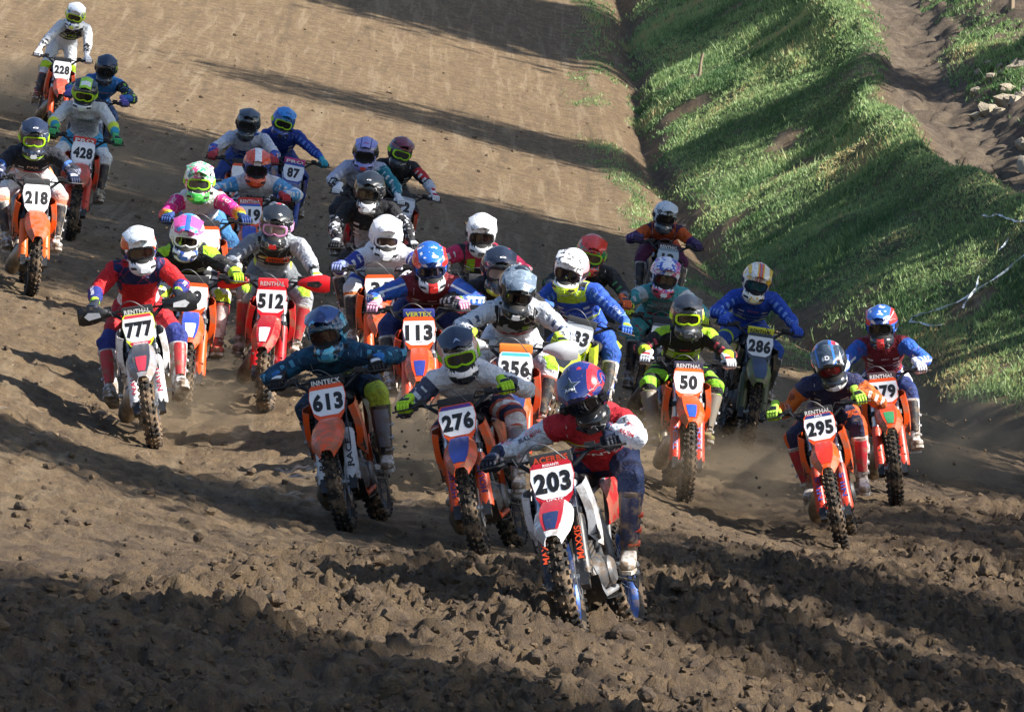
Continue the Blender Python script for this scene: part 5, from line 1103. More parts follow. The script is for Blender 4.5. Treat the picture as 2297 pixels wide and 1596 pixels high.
  helm=dict(base='#2b2f38', peak='#7a2a3c', gf='#a6e02a', strap='#a6e02a', lens='#3a3a38', hl=[('#8a2a3c', [('z', 0.055, 0.08)])]),
  wear=dict(jersey='#1d1f25', pants='#1d1f25', glove='#d6d8de', gpad='#b02a34', jl=[('#b4242e', [('arm', 0.1, 0.42), ('rad', 0, 2)]), FORE('#b8bcc8', 0.45, 0.92), CUFF('#c02a34', 0.92), ('#c8cad0', [('tor', 0.5, 0.56), ('arm', -0.1, 0.02), ('alat', -1, 0.12)])]),
  bike=mk(gas, col='#d8401c', fender='#d0381c', bg='#c4c8cf', border='#9aa0a8', pad='#2a2c30'),
  plabel='rider in black jersey with red upper sleeve, lime goggles and dark red peak', blabel='orange-red motocross bike number 72 behind the black-clad rider'),
 dict(num='', at=('b', 842, 566), h=(829, 427), hp=14, hr=4, hdy=-0.06, lean=2, yaw=-4, steer=0, elbow=0.75, stand=0.1,
  helm=dict(base='#191d22', peak='#20252c', gf='#16171a', lens='#0f1012', vent='#e6e8ea', haspeak=True, hl=[('#e2e4e8', [('z', -0.2, -0.06), ('ax', -1, 0.07)]), ('#4a545e', [('n20', 0.60, 1)])], text=[('o', '#e8eaec', 0.035, 0.016, 0.0, -0.165, 'peak', 0.004)]),
  wear=dict(jersey='#191a1f', pants='#1b1c20', glove='#22242a', gpad='#d8dade', jl=[('#c8cad2', [('arm', 0.3, 0.95), ('n26', 0.56, 1)]), CHEST('#a8abb4', 0.2, 0.72, 0.12)], text=[('42', '#2a2c36', 0.10, 0.07, 0.02, 0.42)]),
  bike=dict(col='#1d1e22', guard='#b9bcc0', fender='#1d1e22', border='#1d1e22', pad='#1d1e22', frame='#b9bcc0', bg='#2a2c30'),
  plabel='rider all in black with white spots on his sleeves, hunched over the bars', blabel='black motocross bike under the black-clad rider'),
 dict(num='31', at=('c', 856, 862), h=(866, 528), hp=14, hr=4, hdy=-0.05, lean=5, yaw=-2, steer=0, elbow=0.5,
  helm=dict(base='#eceef0', peak='#f0f1f3', gf='#d8dade', lens='#4a3c34', vent='#e8e9ec', hl=[('#b8bcc4', [('z', -0.2, -0.11)])]),
  wear=dict(jersey='#dfe2ea', pants='#cfd4de', glove='#7a86b8', boot='#d4d2d0', jl=[('#24307c', [('tor', 0.30, 0.72), ('alat', 0.11, 0.3), ('arm', -0.1, 0.04)]), ('#2a3a94', [('arm', 0.10, 0.36)]), ('#2c3fb0', [('arm', 0.60, 1.1)]), CHEST('#232c60', 0.0, 0.36, 0.2)], pl=[KNEE('#2a4aa8', 0.36, 0.44), ('#d6702a', [('leg', 0.55, 1)])], text=[('ZAP', '#232c60', 0.17, 0.045, -0.02, 0.76), ('210', '#c03a3a', 0.06, 0.028, 0.0, 0.60)]),
  bike=mk(ktm, pad='#2a2c30', strip='#e2500f', fork='#c0c3c8', guard='#e4561a'),
  plabel='rider in white and navy jersey with a plain white helmet', blabel='orange motocross bike number 31'),
 dict(num='113', at=('c', 945, 1000), h=(965, 592), hp=18, hr=0, hy=-2, hdy=-0.10, lean=1, yaw=-1, steer=0, elbow=0.75, knee=0.6, vox=0.014,
  helm=dict(base='#2a62c4', peak='#2f6fd0', gf='#1d2a4c', lens='#1a1c26', vent='#d82c24', hl=[('#d83430', [('ax', 0.075, 0.2), ('z', 0.02, 0.2)]), ('#e8ecf2', [('d-0.9', -0.005, 0.028), ('ax', 0.03, 0.12)]), ('#e8ecf2', [('z', -0.2, -0.05)]), ('#d02a28', [('z', -0.2, -0.06), ('ax', -1, 0.035)])], pkl=[('#e8ecf2', [('n22', 0.60, 1)]), ('#d83430', [('ax', 0.092, 0.2)])]),
  wear=dict(jersey='#701822', pants='#1f2f66', glove='#dca0b8', jl=[SLV('#2a5cb4'), ('#dfe6f0', [('arm', 0.04, 0.9), ('rad', 0.35, 0.6)]), CUFF('#9ac83a', 0.97), SPK('#e8ecf2', 0.3, 0.9)], text=[('FLAMME ORG', '#1a2036', 0.17, 0.022, 0.0, 0.36, '#e4e6ea'), ('FOX', '#e4e6ea', 0.05, 0.016, -0.10, 0.66), ('MXA', '#d8b8bc', 0.07, 0.02, 0.02, 0.66)]),
  bike=mk(ktm, col='#c8331c', pad='#23307a', padtext='VERTEX', padtc='#d8d83a', fpatch='#d8431c', fpatch2='#2b3a8c', fork='#b9bcc4', guard='#d03a18', strip='#e2500f', ptexts=[('CROWN', '#3a3c44', 0.05, 0.010, -0.078)]),
  plabel='rider in maroon jersey with blue sleeves and a white chest bib, pale pink gloves', blabel='orange-red motocross bike number 113'),
 dict(num='', at=('b', 1082, 628), h=(1080, 522), hp=16, hr=-2, hy=4, hdy=-0.10, lean=4, yaw=-2, steer=0, elbow=0.7,
  helm=dict(base='#dfe2e4', peak='#e6e8ea', gf='#1c1e22', lens='#221414', vent='#2a2c30', hl=[('#8a9098', [('n20', 0.60, 1)]), ('#c8ccd0', [('z', -0.2, -0.06)])]),
  wear=dict(jersey='#23252b', pants='#22242a', glove='#3a3c44', jl=[SLV('#cf2f5e', 0.0), YOKE('#b02a4c', 0.9), ('#9ace2c', [('tor', 0.70, 1.02), ('alat', 0.05, 0.12), ('arm', -0.1, 0.05)]), ('#565a62', [('tor', 0.2, 0.6), ('n20', 0.5, 1)])], grad=[('arm', 0.6, 0.7, '#2a2c34')]),
  bike=dict(col='#22242a', guard='#2a2c30', fender='#22242a', border='#22242a', pad='#22242a', bg='#c9ccd2', frame='#22242a'),
  plabel='rider in pink-sleeved black jersey with a white helmet, behind the blue and red helmet', blabel='black motocross bike under the pink-sleeved rider in white helmet'),
 dict(num='', at=('b', 1128, 712), h=(1119, 602), hp=12, hr=2, hdy=-0.08, lean=6, yaw=-3, steer=0, elbow=0.6,
  helm=dict(base='#1d2432', peak='#202838', gf='#22242a', lens='#8a7a70', vent='#2a2c30', hl=[('#b8c030', [('z', -0.2, -0.11)]), ('#3a465a', [('n17', 0.60, 1)])], text=[('o', '#e8eaec', 0.045, 0.018, 0.0, -0.165, 'peak', 0.004)]),
  wear=dict(jersey='#1a1b20', pants='#1a1b20', glove='#3a3c44', jl=[('#7a4a22', [('tor', 0.0, 1.0), ('alat', 0.095, 0.125), ('arm', -0.1, 0.02), ('fro', 0, 1)])], text=[('G', '#d8dade', 0.05, 0.034, 0.0, 0.50)]),
  bike=dict(col='#23252b', guard='#2a2c30', fender='#23252b', border='#23252b', pad='#22242a', frame='#22242a'),
  plabel='rider in black jersey with thin brown stripes and a glossy navy helmet', blabel='black motocross bike under the rider in the glossy navy helmet'),
 dict(num='356', at=('p', 1156, 826), h=(1160, 648), hp=22, hr=2, hdy=-0.10, lean=3, yaw=-2, steer=0, elbow=0.75, knee=0.7, vox=0.014, stand=0.2,
  helm=dict(base='#20242a', peak='#6a7a8c', gf='#16171a', lens='#121316', vent='#e6e8ea', hl=[('#66788c', [('z', 0.06, 0.2), ('n12', 0.5, 1)]), ('#98a6b4', [('n19', 0.60, 0.7)])], pkl=[('#8494a4', [('n14', 0.5, 0.6)])], text=[('JT', '#e6eaee', 0.05, 0.026, 0.03, -0.165, 'peak', 0.004)]),
  wear=dict(jersey='#d4d7de', pants='#d2d5dc', glove='#a8cc34', gpad='#22242a', boot='#b04a44', jl=[SLV('#cdd2dc'), CHEST('#1b1d22', 0.46, 1.1, 0.165), SPK('#4a5a7a', 0.2, 0.85), CHEST('#a82430', 0.20, 0.40, 0.13), ('#1b1d22', [('arm', 0.9, 1.1), ('n24', 0.45, 1)])], pl=[('#aab0bc', [('n10', 0.58, 1)]), ('#9acc30', [('leg', 0.42, 0.52), ('rad', -0.3, 0.8)])], text=[('VENOM', '#a8cc34', 0.05, 0.05, 0.07, 0.70)]),
  bike=mk(ktm, col='#c8401c', hg='#c9ccd2', pad='#e07a24', strip='#4ab0b4', border='#c9ccd2', fpatch='#2a3a6a', guard='#c8401c', gtext='', fork='#8d9198'),
  plabel='rider in white jersey and black vest with a grey-blue peaked helmet', blabel='orange motocross bike number 356 with pale hand guards and orange bar pad'),
 dict(num='383', at=('p', 1292, 757), h=(1281, 604), hp=18, hr=6, hy=4, hdy=-0.10, lean=12, yaw=12, steer=6, elbow=0.55,
  helm=dict(base='#eceff0', peak='#f2f3f4', gf='#2a1c1c', lens='#1d1416', vent='#c4d82c', hl=[('#1c1d22', [('n13', 0.60, 0.66)]), ('#e0a0a8', [('ax', 0.11, 0.2)]), ('#c6dc2c', [('z', -0.2, -0.085)])], pkl=[('#1c1d22', [('n24', 0.58, 0.68)])]),
  wear=dict(jersey='#1d4cb0', pants='#2350a8', glove='#3a6ac4', gpad='#b4dc2c', jl=[SPK('#7aa0e0'), ('#bcd82c', [('tor', 0.50, 0.56), ('alat', 0.0, 0.2), ('arm', -0.1, 0.02)]), ('#c4dc2c', [('tor', 0.98, 1.2)])], text=[('THOR', '#6a94dc', 0.19, 0.04, 0.0, 0.40)], sleeve=[('THOR', '#c8d4ec', 0.13, 0.03, 'l', 0.70)]),
  bike=dict(col='#b8d426', guard='#c2d81c', fender='#b4d020', border='#8a9098', bg='#c9cdd4', fpatch='#2a2c30', pad='#2a2c30', fork='#c2d81c', frame='#2a2c30', two=False),
  plabel='rider in royal blue jersey and white helmet with black zebra stripes', blabel='lime yellow motocross bike number 383'),
 dict(num='399', at=('p', 1316, 712), h=(1326, 568), hp=12, hr=4, hy=5, hdy=-0.05, lean=10, yaw=-4, steer=0, elbow=0.4,
  helm=dict(base='#d83a34', peak='#dc4030', gf='#96d830', lens='#1a1612', vent='#96d830', hl=[('#2a8a4c', [('n15', 0.58, 0.68)]), ('#5a2a7a', [('n13', 0.40, 0.44)])]),
  wear=dict(jersey='#1d1f22', pants='#1d1f22', glove='#d8683a', gpad='#3a3c44', jl=[SPK('#4a8a5a', 0.2, 0.8), FORE('#6a6e7c', 0.74, 0.95), ('#c8a832', [('tor', 0.8, 0.86), ('arm', -0.1, 0.02), ('alat', -1, 0.08)])]),
  bike=mk(ktm, col='#c8331c', bg='#b4b9b0', border='#9ac82c', pad='#26282c', strip='#9ac82c'),
  plabel='rider in black jersey with a bright red and green helmet and orange glove', blabel='red motocross bike number 399 behind the lime 383 bike'),
 dict(num='12', at=('p', 1498, 580), h=(1491, 484), hp=14, hr=4, hdy=-0.08, lean=8, yaw=-3, steer=0, elbow=0.4, stand=0.2,
  helm=dict(base='#cfd6dc', peak='#d4dade', gf='#16171a', lens='#0f1012', vent='#3a3c40', hl=[('#22262c', [('ax', -1, 0.012), ('z', 0.05, 0.2)]), ('#3a4048', [('n16', 0.58, 1)]), ('#4a5058', [('z', -0.2, -0.06)])]),
  wear=dict(jersey='#3a1c40', pants='#c85020', glove='#3a2650', jl=[('#3c2058', [('arm', 0.3, 1.1)]), ('#c8561c', [('arm', 0.02, 0.3)]), YOKE('#b04a20', 0.92), ('#2a1c22', [('tor', 0.3, 0.9), ('alat', -1, 0.10), ('arm', -0.1, 0.02)]), SPK('#8a70a0', 0.4, 0.8)], pl=[('#5a2048', [('leg', 0.25, 1)])], text=[('HRX', '#b06a3a', 0.12, 0.03, 0.0, 0.34)]),
  bike=dict(col='#4a5058', guard='#6a7078', fender='#5a6068', border='#7a8a94', bg='#aab6c0', pad='#3a2c34', padtext='RENTHAL', frame='#2a2c30'),
  plabel='rider in purple jersey with orange shoulders, last on the right by the grass', blabel='grey motocross bike of the purple-clad rider by the grass bank'),
 dict(num='', at=('b', 1492, 724), h=(1491, 618), hp=14, hr=3, hdy=-0.06, lean=7, yaw=-3, steer=0, elbow=0.45,
  helm=dict(base='#e4e6ee', peak='#dfe3ee', gf='#22242c', lens='#14151a', vent='#d8dade', hl=[('#d05a8c', [('n14', 0.54, 0.62)]), ('#3a5ac0', [('n16', 0.38, 0.46)]), ('#d8506a', [('z', -0.2, -0.08), ('ax', 0.02, 0.1)])], pkl=[('#3f62c8', [('n16', 0.5, 0.62)]), ('#d06a9a', [('n13', 0.36, 0.43)])]),
  wear=dict(jersey='#4aa0a4', pants='#3f9698', glove='#b4cc34', jl=[('#d4dcdc', [('arm', 0.02, 0.14)]), CHEST('#8a9298', 0.72, 1.0, 0.10), ('#a83a44', [('tor', 0.36, 0.62), ('n14', 0.54, 1), ('arm', -0.1, 0.02)])], pl=[('#a83a44', [('n11', 0.62, 1), ('leg', 0.05, 1)])]),
  bike=dict(col='#2f3338', guard='#b8a43a', fender='#2f3338', border='#4a5058', pad='#2a2c30', frame='#3f4348'),
  plabel='rider in teal jersey with white, pink and blue helmet and lime glove', blabel='dark motocross bike of the teal-clad rider, behind the number 50 bike'),
 dict(num='50', at=('c', 1535, 1127), h=(1541, 706), hp=14, hr=2, hy=0, hdy=-0.06, lean=1, yaw=-3, steer=0, elbow=0.5, knee=0.7, vox=0.014,
  helm=dict(base='#23272e', peak='#2a2f38', gf='#b4dc1c', lens='#1c1a12', vent='#2a2c30', rough=0.45, hl=[('#3a414c', [('n14', 0.56, 1)]), ('#d8b08a', [('ax', 0.112, 0.2), ('z', -0.02, 0.06)])], text=[('HEBO', '#a8acb4', 0.05, 0.014, 0.04, 0.02, 'top', 0.010)]),
  wear=dict(jersey='#16181a', pants='#86cc2a', glove='#d8dade', gpad='#b82a30', boot='#8a8478', boot2='#9aa048', shin='#7a766c', jl=[CHEST('#a0cc1e', 0.20, 0.50, 0.14), ('#b4dc24', [('arm', 0.74, 1.1)]), ('#a4d028', [('arm', 0.0, 0.14), ('rad', 0.5, 2)]), ('#a0cc1e', [('tor', 0.1, 0.55), ('alat', 0.150, 0.3), ('arm', -0.1, 0.02)]), SPK('#c04a5a', 0.2, 0.6)], pl=[('#15161a', [('leg', 0.03, 0.95), ('s36', 0.45, 1.1)]), ('#15161a', [('leg', 0.015, 0.25)])], text=[('FG', '#16181a', 0.13, 0.055, 0.0, 0.35), ('RIEJU', '#c03a40', 0.09, 0.02, 0.0, 0.62)]),
  bike=mk(ktm, pad='#23203a', padtext='RENTHAL', fpatch='#e2500f', fpatch2='#2d52b0', guard='#d8341c', gtext='TECH', gtc='#7a88c8', fork='#c4c8cc', strip='#e8641c', ptexts=[('SIXTYFIVE', '#f0d8c8', 0.08, 0.010, -0.112)]),
  plabel='rider in black and lime jersey with a matt black helmet, red and white gloves', blabel='orange motocross bike number 50 riding straight ahead'),
 dict(num='286', at=('p', 1704, 776), h=(1697, 630), hp=16, hr=2, hy=2, hdy=-0.06, lean=10, yaw=-5, steer=-3, elbow=0.4, stand=0.1,
  helm=dict(base='#ece8de', peak='#e8c24a', gf='#1d2a3c', lens='#1a4a50', vent='#e8d8a0', hl=[('#d83a3a', [('ax', 0.006, 0.014), ('z', 0.03, 0.2)]), ('#e08a2a', [('ax', 0.024, 0.032), ('z', 0.03, 0.2)]), ('#e2b23c', [('n14', 0.58, 1)]), ('#2a4a9a', [('ax', 0.016, 0.020), ('z', 0.03, 0.2)])], pkl=[('#f0ece2', [('ax', 0.03, 0.08)]), ('#d83a3a', [('ax', 0.006, 0.018)]), ('#3a4a9a', [('ax', -1, 0.004)])]),
  wear=dict(jersey='#1d47ae', pants='#234a9a', glove='#2a52b4', jl=[SPK('#7aa0e4'), ('#b8d82c', [('tor', 0.48, 0.54), ('alat', 0.04, 0.2), ('arm', -0.1, 0.02)]), CUFF('#9ac83c', 0.965)], pl=[('#b0cc30', [('leg', 0.36, 0.40)])], text=[('THOR', '#7aa0e4', 0.17, 0.034, 0.0, 0.40), ('WALLERS', '#8fb0ea', 0.17, 0.026, 0.0, 0.26), ('MXSTORE', '#c86a6a', 0.10, 0.016, 0.0, 0.62)]),
  bike=dict(col='#2a2f2a', sec='#a8c424', guard='#4a5230', fender='#5f7028', fpatch='#2a3a5a', border='#3a4048', strip='#2a3036', bg='#d4d7dc', pad='#c8c22a', padtext='RENTHAL', padtc='#2a2c30', fork='#5a6068', frame='#2a2c30', two=False),
  plabel='rider in blue jersey with white and yellow striped helmet', blabel='dark and lime motocross bike number 286 with yellow bar pad'),
 dict(num='295', at=('c', 1893, 1238), h=(1860, 812), hp=30, hr=-3, hy=-3, hdy=-0.20, lean=-8, yaw=5, steer=3, elbow=0.45, vox=0.014,
  helm=dict(base='#2a3340', peak='#3a4654', gf='#1b1c22', lens='#5a1418', vent='#e8e9ec', hl=[('#c02a38', [('ax', 0.05, 0.09), ('z', 0.06, 0.2), ('side', -0.1, 0.1)]), ('#dfe3ea', [('ax', 0.090, 0.105), ('z', 0.0, 0.2)]), ('#2f66c4', [('ax', 0.040, 0.062), ('z', 0.05, 0.2)]), ('#e4e6ea', [('z', -0.2, -0.10)])], pkl=[('#566472', [('n15', 0.54, 0.62)]), ('#3a78d0', [('ax', 0.055, 0.070)])], text=[('6D', '#eef0f4', 0.055, 0.040, 0.0, -0.155, 'peak', 0.004)]),
  wear=dict(jersey='#262a50', pants='#23284a', glove='#a8d84a', gpad='#1b1d22', boot='#c9c4c4', shin='#b02a38', jl=[SLV('#c4601c', 0.12), ('#8a3c18', [('arm', 0.12, 1), ('n12', 0.60, 1)]), SPK('#e8d8d0', 0.5, 0.85), YOKE('#262a50', 0.9)], pl=[('#d85a24', [('leg', 0.05, 1), ('rad', 0.55, 2)]), ('#d85a24', [('leg', 0.3, 0.42), ('n9', 0.5, 1)])], text=[('ALPINE', '#3a4a8a', 0.16, 0.03, 0.0, 0.5)]),
  bike=mk(ktm, pad='#16171b', padtext='RENTHAL', strip='#2a3a7a', fpatch='#d8301c', guard='#c8341c', gtext='NILS', gtc='#3a4a9a', fork='#b4b8c0', border='#dc4c14', ptexts=[('NILS', '#f2f2f4', 0.06, 0.018, 0.106), ('ktm', '#22242a', 0.05, 0.012, -0.115)]),
  plabel='rider in orange-sleeved navy jersey crouching with a dark striped helmet', blabel='orange motocross bike number 295 with muddy front wheel'),
 dict(num='279', at=('c', 2014, 1136), h=(1978, 728), hp=14, hr=0, hy=-2, hdy=-0.06, lean=-4, yaw=3, steer=4, elbow=0.55,
  helm=dict(base='#2c64c4', peak='#3a70cc', gf='#1c1e24', lens='#1a1714', vent='#d8342c', hl=[('#d83a34', [('ax', 0.075, 0.2), ('z', 0.03, 0.2)]), ('#e4e8ee', [('d-0.9', 0.0, 0.03), ('ax', 0.03, 0.12)]), ('#22242c', [('z', -0.2, -0.045)]), ('#d03430', [('z', -0.2, -0.06), ('ax', -1, 0.03)])], pkl=[('#e4e8ee', [('n20', 0.60, 1)]), ('#d83a34', [('ax', 0.092, 0.2)])]),
  wear=dict(jersey='#7a1c28', pants='#22356c', glove='#d4d7e2', jl=[SLV('#2a60b8', 0.02), ('#dfe6f0', [('arm', 0.3, 0.9), ('rad', -0.2, 0.1)]), SPK('#dfe6f0', 0.6, 0.9)], pl=[('#dfe2ea', [('leg', 0.1, 0.3), ('rad', 0.2, 2)])], text=[('FLAMME ORG', '#c8b8c8', 0.17, 0.026, 0.0, 0.36), ('MXA', '#d8b8bc', 0.07, 0.02, 0.02, 0.66)]),
  bike=mk(ktm, pad='#3a1c24', padtext='RENTHAL', guard='#d8402a', fork='#d0d3d8', strip='#e2500f', fpatch='#d8451c', fpatch2='#3a8a5a'),
  plabel='rider in maroon jersey and blue sleeves with white gloves, farthest right of the pack', blabel='orange motocross bike number 279, farthest right of the pack'),
 dict(num='428', at=('p', 186, 343), h=(190, 208), hp=14, hr=2, hdy=-0.05, lean=8, yaw=-2, steer=2, elbow=0.45, stand=0.2,
  helm=dict(base='#1e2a3a', peak='#a4e01c', gf='#b4e41c', lens='#1a1a12', vent='#c8d4c0', hl=[('#d8dce0', [('z', -0.2, -0.08)]), ('#a8e020', [('ax', 0.10, 0.2), ('z', -0.04, 0.02)])], pkl=[('#eef2ee', [('y', -0.17, -0.10), ('ax', -1, 0.05)]), ('#1e2a3a', [('ax', 0.06, 0.2)])]),
  wear=dict(jersey='#c8ccd0', pants='#3f9ac8', glove='#4ab06a', gpad='#22303a', boot='#c9cdbc', jl=[SLV('#d2d6d8'), CHEST('#b4b9be', 0.3, 0.9, 0.15), ('#3a6a7a', [('tor', 0.0, 0.2)])], grad=[('arm', 0.40, 0.58, '#d8e83a'), ('arm', 0.72, 0.80, '#2a98b4')], pl=[('#dfe4e8', [('leg', 0.36, 0.6)]), ('#c8d83a', [('leg', 0.62, 0.7)])], text=[('FOSSIL', '#3a6a4a', 0.17, 0.04, 0.02, 0.56)]),
  bike=mk(ktm, col='#d8381c', fender='#d43a20', guard='#c83a24', strip='#dfe2ea', fork='#d0d3d8', pad='#c83a2a', padtext='PRO', border='#d8dade'),
  plabel='rider in pale jersey fading to yellow and teal cuffs with lime peaked helmet', blabel='orange-red motocross bike with plate 428 on the left, ahead of the standing rider'),
 dict(num='218', at=('c', 70, 654), h=(76, 306), hp=12, hr=0, hdy=-0.05, lean=3, yaw=-6, steer=2, elbow=0.45, knee=0.7,
  helm=dict(base='#1c2436', peak='#222c42', gf='#a6dc1c', strap='#a6dc1c', lens='#5a4a4a', vent='#c8ccd0', hl=[('#36445e', [('n15', 0.58, 1)]), ('#a6dc1c', [('z', -0.2, -0.12)])], text=[('o', '#e8eaec', 0.045, 0.018, 0.0, -0.165, 'peak', 0.004)]),
  wear=dict(jersey='#1c1f2c', pants='#e07a2a', glove='#2a3452', gpad='#d8dae4', jl=[CHEST('#dcdde2', 0.0, 0.62, 0.30), ('#c4222c', [('tor', 0.58, 0.68), ('alat', -1, 0.14), ('arm', -0.1, 0.02), ('fro', 0, 1)]), SPK('#8a90a8', 0.3, 0.9), ('#3a66b0', [('arm', 0.3, 0.36)])], grad=[('leg', 0.02, 0.30, '#e4e4e8'), ('leg', 0.40, 0.62, '#e0701c')], text=[('PAX', '#e8c8b0', 0.11, 0.03, 0.0, 0.72)]),
  bike=mk(ktm, pad='#2a2c30', fork='#2a2c32', guard='#e4641c', strip='#eef0f2', border='#eef0f2', two=True),
  plabel='rider in black jersey with white belly and lime goggles, left edge', blabel='orange motocross bike number 218 at the left edge'),
 dict(num='228', at=('p', 139, 157), h=(169, 33), hp=16, hr=6, hy=-4, hdy=-0.10, lean=9, yaw=-10, steer=-4, elbow=0.1, stand=1.6, knee=0.3, vox=0.018,
  helm=dict(base='#e8ecf0', peak='#dfe6ee', gf='#b8dc1c', lens='#1a1a14', vent='#d8e04a', hl=[('#d4e03a', [('ax', 0.08, 0.2), ('n12', 0.45, 1)]), ('#3a5a9a', [('n15', 0.60, 1)])]),
  wear=dict(jersey='#dcdfe6', pants='#dadde2', glove='#e2e4e8', boot='#b03a34', jl=[CHEST('#1d1f22', 0.44, 1.1, 0.16), ('#b8d81c', [('tor', 0.62, 0.68), ('alat', -1, 0.13), ('fro', 0, 1), ('arm', -0.1, 0.02)]), ('#1c1e22', [('arm', 0.62, 0.95), ('n20', 0.45, 1)])], pl=[KNEE('#b4d820', 0.44, 0.54), ('#a83a3c', [('leg', 0.72, 1)])], text=[('FXR', '#b8d81c', 0.12, 0.034, 0.0, 0.60)]),
  bike=mk(ktm, col='#d84424', fender='#dc4a30', pad='#2a2c30', strip='#eef0f2', border='#eef0f2'),
  plabel='standing rider in white gear with black chest, far left at the back', blabel='red-orange motocross bike number 228, farthest back'),
 dict(num='', at=('b', 216, 231), h=(238, 153), hp=18, hr=4, hy=-4, hdy=-0.15, lean=10, yaw=-8, steer=-2, elbow=0.6, vox=0.018,
  helm=dict(base='#1c2a40', peak='#1f2e48', gf='#16181c', lens='#101114', vent='#22262c', hl=[('#a8c83a', [('ax', 0.112, 0.2), ('n12', 0.5, 1)])]),
  wear=dict(jersey='#2a72b8', pants='#22406c', glove='#6a62b0', jl=[SLV('#1c2a44', 0.04), ('#8ac03a', [('arm', 0.1, 0.7), ('n24', 0.58, 1)]), FORE('#2a66b4', 0.7, 1.1)], text=[('TEAM', '#d8b0c0', 0.12, 0.024, 0.0, 0.55)]),
  bike=dict(col='#22406c', guard='#2a4a7a', fender='#22406c', border='#d8dade', pad='#22242a', frame='#22242a'),
  plabel='rider in blue and navy jersey with dark navy helmet, between the 228 and 428 bikes', blabel='dark blue motocross bike behind the number 428 bike'),
]
for r_ in RIDERS:
    if not r_['wear'].get('sleeve') and not any(c_[1][0][0] == 'arm' and len(c_[1]) > 1 and c_[1][1][0] in ('warm', 'n26', 'n24') for c_ in r_['wear'].get('jl', [])):
        r_['wear'].setdefault('jl', []).append(SPK(r_['wear'].get('marks', '#d8dade'), 0.15, 0.85))
def project(p):
    c, s = math.cos(PITCH), math.sin(PITCH); x, y, z = p
    yy = y * c + z * s; zz = -y * s + z * c
    return (PW / 2 + FPX * x / yy, PH / 2 - FPX * zz / yy)
def bike_matrix(Pf, yaw, lean, comp):
    f0 = np.array([-math.sin(yaw), -math.cos(yaw), 0.0]); Pr = Pf - f0 * 1.48; Pr[2] = float(terrain(Pr[0], Pr[1]))
    d = Vector(Pf - Pr).normalized(); Y = -d; Z = Vector((0, 0, 1)); Z = (Z - Y * Z.dot(Y)).normalized(); X = Y.cross(Z)
    Q = Matrix((X, Y, Z)).transposed(); Q = Q @ Matrix.Rotation(lean, 3, 'Y')
    dive = Matrix.Translation(RA) @ Matrix.Rotation(comp * math.cos(RAKE) / 1.48, 4, 'X') @ Matrix.Translation(-RA)   # the fork dips under braking
    return Matrix.Translation(Vector((Pf + Pr) / 2) + Vector((0, 0, -0.012))) @ Q.to_4x4() @ dive, Pr
PLATES = {'203': (1240, 1085), '276': (1027, 945), '613': (735, 900), '777': (312, 738), '512': (608, 676), '99': (432, 667), '31': (852, 656), '113': (940, 746), '50': (1545, 857), '295': (1840, 957), '279': (1982, 878), '218': (82, 444)}
def place_all():
    log = []
    for r in RIDERS:
        k, u, v = r['at']; yaw = R(r.get('yaw', 0)); cu, cv = u, v; r.setdefault('comp', 0.05)
        ref = None; sink = 0.0
        if k == 'p': ref = PO; cv = v + 190
        if k == 'b': ref = BK['barc'] + Vector((0, 0, 0.10)); cv = v + 240
        st = Matrix.Translation(HEAD) @ Matrix.Rotation(R(r.get('steer', 0)), 4, SU) @ Matrix.Translation(-HEAD)
        for it in range(16):
            Pf = hit(cu, cv); Pf[2] = float(terrain(Pf[0], Pf[1])); lean = R(r.get('lean', 0)); s_ = FPX / Pf[1]
            M, Pr = bike_matrix(Pf.copy(), yaw, lean, r['comp'])
            if ref is not None:
                q = project(M @ (st @ ref)); cu += (u - q[0]) * 0.8; cv += (v - q[1]) * 0.8
            elif r['num'] in PLATES:
                pu, pv = PLATES[r['num']]; q = project(M @ (st @ PO)); r['lean'] = r.get('lean', 0) + math.degrees((pu - q[0]) / s_ / 0.95) * 0.7
                r['comp'] = min(0.115, max(0.0, r['comp'] + (pv - q[1]) / s_ * 0.7)); err = pv - q[1]
                if it > 4 and r['comp'] >= 0.114 and cv < v + 32: cv += min(err, 10) * 0.3      # deep in the soft soil
            else: break
        r['M'] = M; CONTACTS.append((Pf[0], Pf[1])); CONTACTS.append((Pr[0], Pr[1]))
        d = Vector(cam_dir(*r['h'])); Mi = M.inverted(); a = Mi @ Vector((0, 0, 0)); b = Mi @ d - a
        t = (r.get('hdy', -0.1) + (0.07 if r['num'] in ('203', '295', '276', '613') else 0.19) - a.y) / b.y; r['head'] = a + b * t; r['D'] = Pf[1]
        log.append(('RIDER', r['num'], 'D %.1f' % Pf[1], 'contact', tuple(round(q) for q in project(Pf)), 'plate', tuple(round(q) for q in project(M @ (st @ PO))), PLATES.get(r['num']), 'lean %.1f comp %.3f' % (r.get('lean', 0), r['comp']), 'head', tuple(round(q, 2) for q in r['head'])))
place_all()
